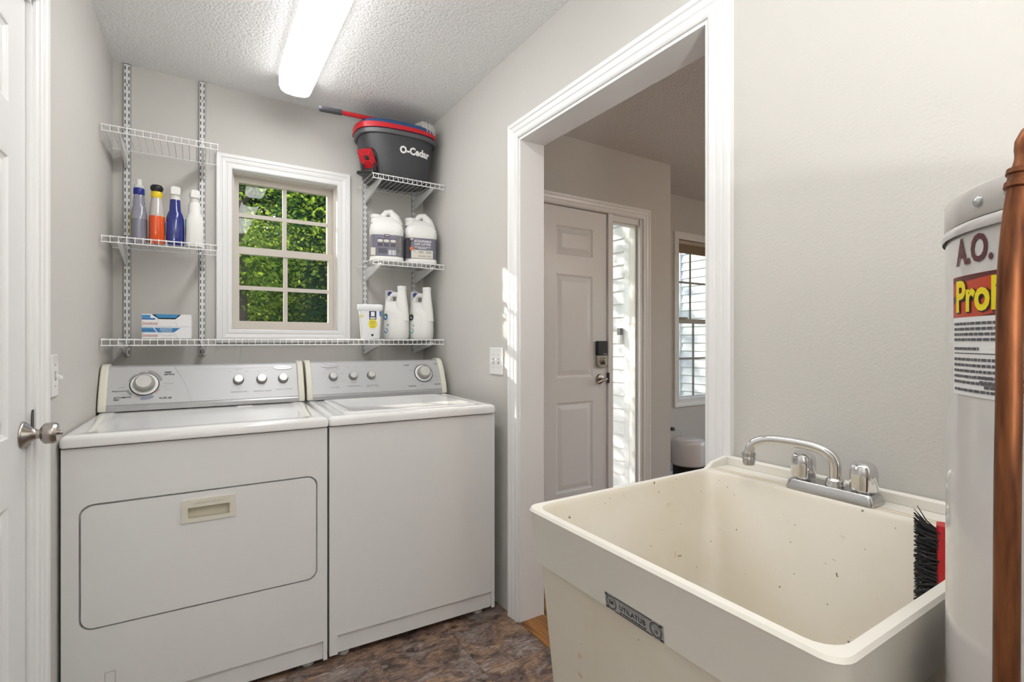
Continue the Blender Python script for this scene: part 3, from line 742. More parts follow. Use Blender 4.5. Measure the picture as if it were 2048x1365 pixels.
# ================================================================ DRYER AND WASHER
PA, PB = (0.551, 0.938), (0.623, 1.083)
PLEN = math.hypot(PB[0] - PA[0], PB[1] - PA[1]); PT = ((PB[0] - PA[0]) / PLEN, (PB[1] - PA[1]) / PLEN); PN = (-PT[1], PT[0])
def pan(xc, s0):
    """maps (a, b, w): a along, b up the sloping console panel, w out of it"""
    def fn(a, b, w=0.0012):
        q = s0 * PLEN + b
        return (xc + a, PA[0] + PT[0] * q + PN[0] * w, PA[1] + PT[1] * q + PN[1] * w)
    return fn
def lathe_on(fn, prof, n=28):
    m_ = MB(); m_.lathe(prof, n); m_.xf(lambda x, y, z: fn(x, y, z)); return m_
def knob_on(root, fn, r, big=False):
    if big:
        sk = lathe_on(fn, [(0.050, 0.0), (0.050, 0.0022), (0.047, 0.003), (0.0, 0.003)], 40).build('dial_skirt', BLACK, root, 40)
        lathe_on(fn, [(0.0462, 0.0025), (0.0462, 0.0042), (0.0, 0.0042)], 40).build('dial_ring', HDPEB, sk, 40)
        k_ = lathe_on(fn, [(0.036, 0.004), (0.0355, 0.018), (0.033, 0.030), (0.028, 0.034), (0.0, 0.034)], 36).build('dial_knob', KNOBG, sk, 35)
        lathe_on(fn, [(0.0265, 0.0335), (0.026, 0.0355), (0.0, 0.0358)], 32).build('dial_face', KNOBM, sk, 35)
        return sk
    b_ = lathe_on(fn, [(r * 1.06, 0.0), (r * 1.06, 0.003), (r, 0.004)], 28).build('knob_base', BLACK, root, 40)
    lathe_on(fn, [(r, 0.002), (r * 0.97, 0.014), (r * 0.86, 0.019), (0.0, 0.019)], 28).build('knob', KNOBG, b_, 35)
    lathe_on(fn, [(r * 0.80, 0.0185), (r * 0.78, 0.0205), (0, 0.0208)], 24).build('knob_face', KNOBM, b_, 35)
    return b_
def badge(root, xc, s0):
    fn = pan(xc, s0)
    b_ = MB().prism(sell(0.040, 0.0105, 2, 32), lambda a, b, w: fn(a, b, w), 0.0, 0.003).build('badge', CHROMED, root, bevel=0.001)
    MB().prism(sell(0.037, 0.0085, 2, 32), lambda a, b, w: fn(a, b, w), 0.003, 0.0035).build('badge_face', mat('badge_face', (0.62, 0.63, 0.65), 0.3, metal=0.5), b_)
    text('Whirlpool', 0.014, GREYINK, lambda a, b: fn(a, b, 0.0041), b_, shear=0.2)
def console(root, hw):
    body = [(0.552, 0.936), (PA[0], PA[1]), (PB[0], PB[1]), (0.634, 1.0885), (0.68, 1.088), (0.695, 0.936)]
    MB().prism(body, lambda a, b, w: (w, a, b), -hw + 0.02, hw - 0.02).build('console_panel', CONS, root, bevel=0.002)
    MB().prism([(0.540, 0.913), (0.540, 0.930), (0.546, 0.9365), (0.695, 0.9365), (0.695, 0.913)], lambda a, b, w: (w, a, b), -hw + 0.02, hw - 0.02).build('console_strip', CONSD, root, bevel=0.002)
    cap = [(0.534, 0.914), (0.535, 0.936), (0.548, 0.975), (0.572, 1.030), (0.597, 1.070), (0.612, 1.087), (0.626, 1.0945), (0.645, 1.097), (0.690, 1.095), (0.702, 0.914)]
    for s_ in (-1, 1):
        MB().prism(cap, lambda a, b, w: (w, a, b), s_ * (hw - 0.024), s_ * (hw + 0.002)).build('console_end_cap', CREAM, root, bevel=0.005, seg=3)
def top_lid(root, hw, depth, z0=0.876, name='top', inset=0.05, yfront=-0.014):
    mb = MB(); rings = []
    for z, i, r in ((z0, 0.003, 0.012), (z0 + 0.003, 0.0, 0.014), (z0 + 0.022, 0.0, 0.014), (z0 + 0.031, 0.003, 0.014), (z0 + 0.0355, 0.010, 0.012), (z0 + 0.0362, 0.018, 0.012), (z0 + 0.0362, inset, 0.03), (z0 + 0.0335, inset + 0.006, 0.03), (z0 + 0.033, inset + 0.02, 0.025)):
        rings.append([(x, y, z) for x, y in rrect(-hw + i, hw - i, yfront + i, depth - i, r)])
    mb.loft(rings); return mb.build(name, APPLT, root, 40)
def feet(root, hw):
    for x in (-hw + 0.06, hw - 0.06):
        for y in (0.05, 0.62):
            MB().lathe([(0.022, 0), (0.022, 0.016), (0.01, 0.018), (0.01, 0.03)], 14, (x, y, 0)).build('foot', mat('foot_grey', (0.55, 0.55, 0.54), 0.5), root)

def fp(y): return lambda a, b, w: (a, y - w, b)
# --- dryer
DW = 0.370
dr = thing('dryer', 'white front-door clothes dryer with one large dial, next to the panel door', 'dryer', (0.034, 1.922, 0), math.radians(-1.4))
door_o = rrect(-0.330, 0.336, 0.327, 0.703, 0.034, 6); door_i = rrect(-0.3245, 0.3305, 0.3325, 0.6975, 0.031, 6)
mb = MB(); plate(mb, [(-DW, 0.022), (-DW + 0.03, 0.022), (-DW + 0.03, 0.092), (DW - 0.014, 0.092), (DW - 0.014, 0.022), (DW, 0.022), (DW, 0.872), (-DW, 0.872)], [door_o], fp(0.0), 0.0, -0.016)
mb.box(-DW, DW, 0.0161, 0.66, 0.022, 0.872)
mb.build('cabinet', APPL, dr, bevel=0.006, seg=3)
MB().box(-DW + 0.0301, DW - 0.0141, 0.011, 0.0160, 0.0225, 0.092).build('toe_panel', APPL, dr)
hx0, hx1, hz0, hz1 = -0.077, 0.076, 0.603, 0.677
mb = MB(); plate(mb, door_i, [rect(hx0 + 0.004, hx1 - 0.004, hz0 + 0.004, hz1 - 0.004)], fp(0.0), 0.002, -0.015)
dd = mb.build('door', APPL, dr, bevel=0.003)
mb = MB()
pk = rrect(hx0 + 0.018, hx1 - 0.018, hz0 + 0.014, hz1 - 0.026, 0.003, 3)
plate(mb, rrect(hx0, hx1, hz0, hz1, 0.005, 3), [pk], fp(0.0), 0.0065, 0.001)
hd = mb.build('door_handle', CREAM, dd, bevel=0.0015)
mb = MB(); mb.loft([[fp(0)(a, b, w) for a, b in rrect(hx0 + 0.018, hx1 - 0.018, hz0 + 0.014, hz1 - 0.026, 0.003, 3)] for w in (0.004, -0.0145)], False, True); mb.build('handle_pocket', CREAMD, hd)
text('HEAVY DUTY', 0.0105, mat('emboss_cream', (0.50, 0.48, 0.40), 0.5), lambda a, b: (a, -0.0070, hz1 - 0.014 + b), hd, sx=1.15, spacing=1.15)
top_lid(dr, DW + 0.003, 0.62)
MB().prism(rect(0.10, 0.155, 0.505, 0.535), lambda a, b, w: (a, b, w), 0.9085, 0.9115).build('lint_screen_flap', APPLT, dr)
mb = MB(); plate(mb, rrect(-0.270, -0.243, 0.152, 0.190, 0.003, 2), [rrect(-0.268, -0.245, 0.154, 0.188, 0.003, 2)], fp(0), 0.0005, -0.0005); mb.build('plug_rim', mat('seam_grey', (0.5, 0.49, 0.47), 0.5), dr)
console(dr, DW); feet(dr, DW)
dial = (-0.229, 0.52)
knob_on(dr, pan(*dial), 0.036, True)
for x in (0.106, 0.198, 0.286): knob_on(dr, pan(x, 0.55), 0.0205)
badge(dr, 0.288, 0.885)
P = pan(*dial)
def arc(r0, r1, a0, a1, fn, n=16):
    m_ = MB(); vs = []; fs = []
    for i in range(n + 1):
        a = math.radians(a0 + (a1 - a0) * i / n)
        vs += [fn(r0 * math.sin(a), r0 * math.cos(a)), fn(r1 * math.sin(a), r1 * math.cos(a))]
        if i: fs.append((2 * i - 2, 2 * i - 1, 2 * i + 1, 2 * i))
    return m_.add(vs, fs)
arc(0.0535, 0.062, 10, 75, P).build('timed_scale', mat('scale_grey', (0.27, 0.28, 0.28), 0.5), dr)
arc(0.0535, 0.066, 150, 190, P).build('fluff_scale', mat('scale_blue', (0.24, 0.28, 0.38), 0.5), dr)
arc(0.054, 0.0555, -20, 0, P).build('off_mark', REDINK, dr)
arc(0.054, 0.0555, 115, 138, P).build('off_mark', REDINK, dr)
arc(0.054, 0.0555, 195, 212, P).build('off_mark', REDINK, dr)
arc(0.0545, 0.0555, 285, 325, P).build('auto_mark', INK, dr)
arc(0.055, 0.064, 222, 248, P).build('auto_scale', mat('scale_grey', (0, 0, 0)), dr)
def lab(root, x, s, t, size, m=INK, bold=0.0, align='CENTER', sp=1.0):
    f = pan(x, s); text(t, size, m, lambda a, b: f(a, b, 0.0010), root, bold=bold, align=align, spacing=sp, res=1)
lab(dr, -0.165, 0.80, 'TIMED\nDRYING', 0.0095, INK, 0.0003, 'LEFT')
lab(dr, -0.325, 0.16, 'AUTOMATIC\nDRY', 0.0095, INK, 0.0003, 'LEFT')
lab(dr, -0.178, 0.13, 'FLUFF AIR', 0.0095, INK, 0.0003, 'LEFT')
lab(dr, -0.285, 0.36, 'Energy Preferred', 0.0068, INK, 0.0002, 'RIGHT')
for dx, ds, t in ((-0.29, 0.46, 'Less Dry'), (-0.285, 0.27, 'Very Dry'), (-0.166, 0.52, 'Wrinkle Shield'), (-0.166, 0.44, 'Off'), (-0.166, 0.36, 'Less Dry')):
    lab(dr, dx, ds, t, 0.0058, GREYINK, 0, 'RIGHT' if dx < -0.25 else 'LEFT')
lab(dr, 0.106, 0.20, 'TEMPERATURE', 0.0075, INK, 0, 'CENTER', 1.4)
lab(dr, 0.200, 0.20, 'WRINKLE SHIELD', 0.0075, INK, 0, 'CENTER', 1.3)
lab(dr, 0.288, 0.22, 'PUSH TO START', 0.0075, INK, 0, 'CENTER', 1.3)
for dx, ds, t in ((0.070, 0.80, 'LOW'), (0.106, 0.86, 'MEDIUM'), (0.140, 0.80, 'HIGH'), (0.108, 0.29, 'AIR'), (0.184, 0.80, 'OFF'), (0.214, 0.80, 'ON')):
    lab(dr, dx, ds, t, 0.006, GREYINK)
fn = pan(0, 0)
pts = [fn(-0.132 + 0.062 * (t / 14) ** 1.0 - 0.010 * math.sin(PI * t / 14) * -1 + 0.0, PLEN * (0.99 - 0.98 * t / 14), 0.0003) for t in range(15)]
MB().tube(pts, 0.0005, 4).build('panel_seam', GREYINK, dr)
MB().tube([fn(-0.128, PLEN * 0.90, 0.0003), fn(0.24, PLEN * 0.90, 0.0003)], 0.0005, 4).build('panel_line', mat('seam_light', (0.7, 0.7, 0.7), 0.4), dr)

# --- washer
WW = 0.345
ws = thing('washer', 'white top-loading washing machine beneath the window, by the opening', 'washer', (0.757, 1.905, 0), math.radians(-2.0))
mb = MB(); plate(mb, [(-WW, 0.026), (-WW + 0.03, 0.026), (-WW + 0.03, 0.096), (WW - 0.016, 0.096), (WW - 0.016, 0.026), (WW, 0.026), (WW, 0.872), (-WW, 0.872)], [], fp(0.0), 0.0, -0.016)
mb.box(-WW, WW, 0.0161, 0.64, 0.026, 0.872); mb.build('cabinet', APPL, ws, bevel=0.008, seg=3)
MB().box(-WW + 0.0301, WW - 0.0161, 0.011, 0.0160, 0.0265, 0.096).build('toe_panel', APPL, ws)
top_lid(ws, WW + 0.003, 0.60, inset=0.028)
mb = MB(); rings = [[(x, y, z) for x, y in rrect(-0.285 + i, 0.285 - i, 0.03 + i, 0.51 - i, 0.03)] for z, i in ((0.9085, 0), (0.9155, 0.001), (0.918, 0.005), (0.918, 0.025), (0.9165, 0.03))]
mb.loft(rings); mb.build('lid', APPLT, ws, 35)
console(ws, WW); feet(ws, WW)
for x in (-0.222, -0.128, -0.040): knob_on(ws, pan(x, 0.55), 0.0195)
knob_on(ws, pan(0.235, 0.56), 0.03, True)
badge(ws, -0.232, 0.90)
for x, s, t in ((-0.222, 0.20, 'LOAD SIZE'), (-0.128, 0.22, 'TEMPERATURE'), (-0.038, 0.20, 'EXTRA RINSE\nEND OF CYCLE')):
    lab(ws, x, s, t, 0.0072, INK, 0, 'CENTER', 1.35)
for x, s, t in ((-0.262, 0.66, 'MINI'), (-0.246, 0.80, 'SMALL'), (-0.200, 0.80, 'MED'), (-0.180, 0.64, 'LARGE'), (-0.176, 0.40, 'SUPER'), (-0.152, 0.84, 'COLD'), (-0.115, 0.84, 'WARM'), (-0.090, 0.66, 'HOT'), (-0.128, 0.33, 'HOT COLD'), (-0.058, 0.84, 'OFF'), (-0.032, 0.84, 'ON')):
    lab(ws, x, s, t, 0.0055, GREYINK)
P = pan(0.235, 0.56)
for a0, a1 in ((15, 70), (110, 160), (195, 240), (285, 335)): arc(0.0535, 0.060, a0, a1, P).build('cycle_scale', mat('scale_pale', (0.42, 0.45, 0.50), 0.5), ws)
lab(ws, 0.15, 0.86, 'NORMAL', 0.0078, INK, 0.0002); lab(ws, 0.165, 0.13, 'PERM PRESS', 0.0078, INK, 0.0002); lab(ws, 0.318, 0.88, 'CASUAL', 0.0078, INK, 0.0002); lab(ws, 0.305, 0.16, 'DELICATE', 0.0078, INK, 0.0002)
for a, t in ((5, 'OFF'), (105, 'Start'), (195, 'Start'), (285, 'Start')):
    a = math.radians(a); f = pan(0.235 + 0.068 * math.sin(a), 0.56 + 0.066 * math.cos(a) / PLEN)
    text(t, 0.0062, INK, lambda p, q, f=f: f(p, q, 0.001), ws, res=1)

# washer hookup box between the machines
ob = thing('washer_outlet_box', 'white recessed hookup box on the wall in the gap between the machines', 'outlet box', (0.47, YB, 0.90))
mb = MB(); plate(mb, rect(-0.13, 0.13, -0.02, 0.16), [rect(-0.112, 0.112, 0.0, 0.105)], lambda a, b, w: (a, -w, b), 0.010, 0.0005); mb.build('frame', TRIM, ob, bevel=0.002)
MB().box(-0.112, 0.112, -0.003, -0.0005, 0.0, 0.105).build('back_plate', mat('box_dark', (0.10, 0.075, 0.055), 0.7), ob)
for x in (-0.05, 0.05):
    MB().tube([(x, -0.006, 0.02), (x, -0.03, 0.02), (x, -0.035, 0.04)], 0.009, 8).build('valve', mat('brass', (0.5, 0.36, 0.16), 0.35, metal=1), ob, 50)
    MB().lathe([(0.016, 0), (0.018, 0.006), (0.016, 0.012), (0, 0.012)], 10, (x, -0.035, 0.04)).build('valve_handle', RED, ob)

# ================================================================ WALL PLATES
def wall_switch(label, loc, rz, n, w=0.07, h=0.118):
    t = thing('light_switch', label, 'switch', loc, rz)
    MB().prism(rrect(-w / 2, w / 2, -h / 2, h / 2, 0.004, 3), lambda a, b, q: (a, -q, b), 0.0005, 0.006).build('plate', PLATE, t, bevel=0.002)
    for k in range(n):
        x = (k - (n - 1) / 2) * 0.046
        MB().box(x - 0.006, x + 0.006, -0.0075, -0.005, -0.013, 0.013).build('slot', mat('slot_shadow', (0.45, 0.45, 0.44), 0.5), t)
        mb = MB(); mb.box(-0.0045, 0.0045, -0.016, 0, -0.005, 0.005); mb.xf(lambda p, q, r: (x + p, q - 0.006, r + 0.45 * -q * (1 if k else -1))); mb.build('toggle', PLATE, t, bevel=0.001)
        for z in (-0.03, 0.03):
            MB().lathe([(0.003, 0), (0.002, 0.001), (0, 0.0012)], 10).xf(lambda p, q, r: (x + p, -0.006 - r, z + q)).build('screw', SCREW, t)
    return t
wall_switch('white double toggle switch plate beside the cased opening', (XR, 1.962, 1.099), -PI / 2, 2, 0.116, 0.122)
wall_switch('white single toggle switch plate between the door and dryer', (xl(1.885) + 0.0005, 1.885, 1.092), PI / 2, 1)

# ================================================================ WIRE SHELVING
RW, RD = 0.027, 0.012
def standard(xc, z0, z1, label):
    t = thing('shelf_standard', label, 'shelf rail', (xc, YB, z0), 0, 'slotted shelf rails on the window wall')
    L = z1 - z0; P_ = 0.0305; mb = MB()
    th = 0.0016
    for x0, x1 in ((-RW / 2, -0.0087), (-0.0052, 0.0052), (0.0087, RW / 2)): mb.box(x0, x1, -RD, -RD + th, 0, L)
    z = 0.008
    zs = []
    while z + 0.018 < L: zs.append(z); z += P_
    prev = 0.0
    for z in zs + [None]:
        a, b = prev, (z if z is not None else L)
        for x0, x1 in ((-0.0087, -0.0052), (0.0052, 0.0087)): mb.box(x0, x1, -RD, -RD + th, a, b)
        if z is not None: prev = z + 0.018
    mb.box(-RW / 2, -RW / 2 + th, -RD, -0.0003, 0, L); mb.box(RW / 2 - th, RW / 2, -RD, -0.0003, 0, L)
    mb.build('slotted_channel', STEELW, t)
    MB().box(-RW / 2 + th, RW / 2 - th, -0.0050, -0.0005, 0.002, L - 0.002).build('channel_shade', mat('channel_shade_dark', (0.015, 0.015, 0.016), 0.9), t)  # near-black strip: the shade inside the slots, put into the colour
    for f in (0.03, 0.5, 0.93):
        MB().lathe([(0.0045, 0), (0.003, 0.0018), (0, 0.002)], 10).xf(lambda p, q, r: (p, -RD - r, L * f + q)).build('screw', SCREW, t)
    return t
SX = (-0.267, 0.021, 0.802, 1.091)
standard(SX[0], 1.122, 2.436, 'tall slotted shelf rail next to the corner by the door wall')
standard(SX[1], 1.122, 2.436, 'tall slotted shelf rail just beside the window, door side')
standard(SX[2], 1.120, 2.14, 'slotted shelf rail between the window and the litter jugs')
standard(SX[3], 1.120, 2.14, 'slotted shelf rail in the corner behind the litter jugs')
SY0 = 2.522
ROWS = (1.199, 1.609, 2.048)
wire_me = None
def wire_shelf(label, x0, x1, z, depth_front=SY0):
    global wire_me
    t = thing('wire_shelf', label, 'shelf', ((x0 + x1) / 2, YB - 0.02, z), 0, 'white wire shelves')
    w2 = (x1 - x0) / 2; yb = -0.003; yf = depth_front - (YB - 0.02)
    for nm, y, zz, r in (('front_rod', yf, -0.004, 0.0027), ('lip_rod', yf - 0.0, -0.027, 0.0027), ('back_rod', yb, -0.004, 0.0025)):
        MB().tube([(-w2, y, zz), (w2, y, zz)], r, 8).build(nm, WIRE, t, 60)
    n = int((x1 - x0) / 0.0254)
    for k in range(n + 1):
        x = -w2 + 0.004 + k * (2 * w2 - 0.008) / n
        if wire_me is None:
            o = MB().tube([(0, yb, 0), (0, yf + 0.003, 0), (0, yf - 0.0015, -0.0025), (0, yf - 0.003, -0.006), (0, yf - 0.0035, -0.030)], 0.0014, 6).build('wire', WIRE, t, 60)
            wire_me = o.data
        else:
            o = bpy.data.objects.new('wire', wire_me); COL.objects.link(o); o.parent = t
        o.location = (x, 0, 0)
    return t
xs0 = xl(2.55) + 0.006
wire_shelf('empty white wire shelf, topmost by the door wall', xs0, 0.079, ROWS[2])
wire_shelf('white wire shelf holding the four cleaning spray bottles', xs0, 0.079, ROWS[1])
wire_shelf('long white wire shelf running beneath the window above both machines', xs0, XR - 0.007, ROWS[0])
wire_shelf('white wire shelf holding the two cat litter jugs', 0.752, XR - 0.007, ROWS[1])
wire_shelf('white wire shelf carrying the mop bucket near the ceiling', 0.752, XR - 0.007, ROWS[2])
br0 = None
RN = ('lowest', 'middle', 'upper'); CN = ('corner rail by the door wall', 'rail beside the window, door side', 'rail between window and litter jugs', 'corner rail behind the litter jugs')
for r in range(3):
    for c in range(4):
        lb = '%s white triangular shelf bracket on the %s' % (RN[r], CN[c])
        if br0 is None:
            br0 = thing('shelf_bracket', lb, 'bracket', (0, 0, 0), 0, 'white shelf brackets'); o = br0
            MB().prism([(-0.002, 0.0), (-0.285, 0.0), (-0.290, -0.008), (-0.275, -0.014), (-0.002, -0.068)], lambda a, b, w: (w, a, b), -0.0012, 0.0012).build('blade', STEELW, br0)
            MB().prism([(-0.290, -0.008), (-0.275, -0.014), (-0.002, -0.068), (-0.002, -0.070), (-0.276, -0.0165), (-0.293, -0.009)], lambda a, b, w: (w, a, b), -0.005, 0.005).build('lower_flange', STEELW, br0)
            MB().box(-0.004, 0.004, -0.002, 0.006, -0.066, -0.05).build('hook', STEELW, br0)
        else:
            o = copy_tree(br0); tag(o, lb)
        o.location = (SX[c], YB - RD - 0.001, ROWS[r] - 0.0125)

# ================================================================ THINGS ON THE SHELVES
def ell(a, b, z, e=2.6, n=28, cx=0, cy=0): return [(x, y, z) for x, y in sell(a, b, e, n, cx, cy)]
def trigger(root, z, m_head, hw=0.013):
    """spray head; the nozzle points to +y (the wall)"""
    mb = MB(); mb.loft([[(x * hw, y, zz) for x, zz in ((-1, z), (1, z), (1, z + 0.030), (0.6, z + 0.036), (-0.6, z + 0.036), (-1, z + 0.030))] for y in (-0.024, -0.010)] +
                       [[(x * hw * 0.8, 0.040, zz) for x, zz in ((-1, z + 0.014), (1, z + 0.014), (1, z + 0.030), (0.6, z + 0.034), (-0.6, z + 0.034), (-1, z + 0.030))]])
    h = mb.build('spray_head', m_head, root, bevel=0.003)
    MB().cyl((0, 0.040, z + 0.024), (0, 0.052, z + 0.024), 0.008, 0.008, 12).build('nozzle', m_head, h, 40)
    MB().tube([(0, 0.024, z + 0.012), (0, 0.034, z - 0.008), (0, 0.030, z - 0.030)], [0.006, 0.005, 0.004], 8).build('lever', m_head, h, 60)
ZS = ROWS[1] + 0.0014
# 1 clear grey bottle
def clear(name, col, r=0.12):
    if name in MATS: return MATS[name]
    m, nt, b = _new(name); b.inputs['Base Color'].default_value = (*col, 1); b.inputs['Roughness'].default_value = r
    b.inputs['Alpha'].default_value = 1.0; b.inputs['Coat Weight'].default_value = 0.6
    b.inputs['Transmission Weight'].default_value = 0.0
    MATS[name] = m; return m
b1 = thing('spray_bottle', 'clear grey cleaner bottle with a blue collar, nearest the door wall', 'bottle', (-0.211, 2.665, ZS), 0.1, 'spray bottles on the wire shelf')
prof = [(0.028, 0.028, 0.0), (0.030, 0.031, 0.006), (0.0295, 0.030, 0.10), (0.028, 0.028, 0.125), (0.0225, 0.022, 0.152), (0.0205, 0.020, 0.160), (0.0215, 0.0205, 0.172), (0.0195, 0.019, 0.182), (0.0200, 0.0195, 0.192), (0.017, 0.017, 0.206)]
MB().loft([ell(a, b, z) for a, b, z in prof]).build('bottle', clear('grey_clear', (0.27, 0.27, 0.33)), b1, 50)
MB().loft([ell(a + 0.0006, b + 0.0006, z, 2.6) for a, b, z in prof[1:3]], False, False).build('liquid', clear('grey_liquid', (0.17, 0.17, 0.225)), b1, 50)
MB().lathe([(0.018, 0.204), (0.020, 0.207), (0.020, 0.230), (0.0185, 0.233)], 20).build('collar', mat('blue_collar', (0.012, 0.025, 0.25), 0.35), b1, 40)
MB().lathe([(0.015, 0.232), (0.018, 0.238), (0.018, 0.246), (0.0105, 0.249), (0.0105, 0.272), (0, 0.272)], 20).build('cap', mat('frosted_cap', (0.72, 0.72, 0.73), 0.35), b1, 40)
MB().box(-0.0315, -0.029, -0.012, 0.018, 0.03, 0.12).build('side_label', mat('label_yellow', (0.75, 0.55, 0.02), 0.5), b1, bevel=0.001)
# 2 orange
b2 = thing('spray_bottle', 'clear bottle of orange cleaner with a yellow collar and black cap', 'bottle', (-0.148, 2.655, ZS), 0.25, 'spray bottles on the wire shelf')
prof2 = [(0.026, 0.027, 0.0), (0.0285, 0.030, 0.005), (0.028, 0.029, 0.118), (0.0255, 0.026, 0.150), (0.022, 0.020, 0.185), (0.018, 0.018, 0.200)]
MB().loft([ell(a, b, z) for a, b, z in prof2[:3]]).build('orange_liquid', clear('orange_liquid', (0.75, 0.085, 0.008)), b2, 50)
MB().loft([ell(a, b, z) for a, b, z in prof2[2:]]).build('clear_neck', clear('clear_neck', (0.52, 0.48, 0.46)), b2, 50)
MB().lathe([(0.0195, 0.198), (0.021, 0.201), (0.021, 0.222), (0.0195, 0.225)], 20).build('collar', mat('yellow_collar', (0.80, 0.58, 0.01), 0.35), b2, 40)
MB().lathe([(0.017, 0.224), (0.0235, 0.236), (0.0235, 0.246), (0.018, 0.254), (0.006, 0.257), (0, 0.257)], 20).build('cap', BLACK, b2, 40)
lbm = MB(); lbm.loft([[(0.0292 * math.cos(a), 0.0306 * math.sin(a), z) for a in np.linspace(-1.1, 0.5, 10)] for z in (0.012, 0.118)], False, False, closed=False); lb2 = lbm.build('label', mat('label_white', (0.78, 0.78, 0.76), 0.5), b2)
lbm = MB(); lbm.loft([[(0.0296 * math.cos(a), 0.0310 * math.sin(a), z) for a in np.linspace(-1.1, 0.5, 10)] for z in (0.066, 0.084)], False, False, closed=False); lbm.build('red_band', REDINK, lb2)
lbm = MB(); lbm.loft([[(0.0296 * math.cos(a), 0.0310 * math.sin(a), z) for a in np.linspace(-1.1, 0.5, 10)] for z in (0.104, 0.124)], False, False, closed=False); lbm.build('yellow_band', mat('label_yellow', (0, 0, 0)), lb2)
# 3 blue
b3 = thing('spray_bottle', 'glossy dark blue spray bottle with a white trigger head', 'bottle', (-0.082, 2.655, ZS), 0.1, 'spray bottles on the wire shelf')
prof3 = [(0.031, 0.024, 0.0), (0.034, 0.027, 0.006), (0.0345, 0.028, 0.06), (0.033, 0.026, 0.118), (0.028, 0.023, 0.138), (0.022, 0.020, 0.150), (0.0195, 0.0185, 0.196), (0.0185, 0.018, 0.200)]
MB().loft([ell(a, b, z, 2.4) for a, b, z in prof3]).build('bottle', mat('blue_bottle', (0.008, 0.022, 0.20), 0.15, coat=0.6), b3, 50)
MB().lathe([(0.0178, 0.199), (0.0178, 0.221)], 20).build('collar', HDPE, b3, 40); trigger(b3, 0.220, HDPE, 0.0185)
MB().box(-0.0360, -0.031, -0.01, 0.015, 0.045, 0.10).build('side_label', mat('label_sky', (0.10, 0.30, 0.55), 0.4), b3, bevel=0.002)
# 4 white
b4 = thing('spray_bottle', 'white spray bottle with a white trigger head, beside the window', 'bottle', (-0.010, 2.655, ZS), 0.15, 'spray bottles on the wire shelf')
prof4 = [(0.033, 0.026, 0.0), (0.0355, 0.028, 0.006), (0.0345, 0.027, 0.118), (0.029, 0.024, 0.138), (0.0235, 0.021, 0.150), (0.0235, 0.0205, 0.186), (0.0185, 0.018, 0.198)]
MB().loft([ell(a, b, z, 2.6) for a, b, z in prof4]).build('bottle', HDPE, b4, 50)
MB().lathe([(0.0175, 0.197), (0.0175, 0.217)], 20).build('collar', HDPE, b4, 40); trigger(b4, 0.216, HDPE, 0.018)
lbm = MB(); lbm.loft([[(0.0358 * math.cos(a) , 0.0290 * math.sin(a), z) for a in np.linspace(2.2, 3.6, 8)] for z in (0.01, 0.085)], False, False, closed=False); l4 = lbm.build('label', BLACK, b4)
lbm = MB(); lbm.loft([[(0.0358 * math.cos(a), 0.0290 * math.sin(a), z) for a in np.linspace(2.2, 3.6, 8)] for z in (0.085, 0.118)], False, False, closed=False); lbm.build('teal_band', mat('teal', (0.02, 0.30, 0.30), 0.4), l4)

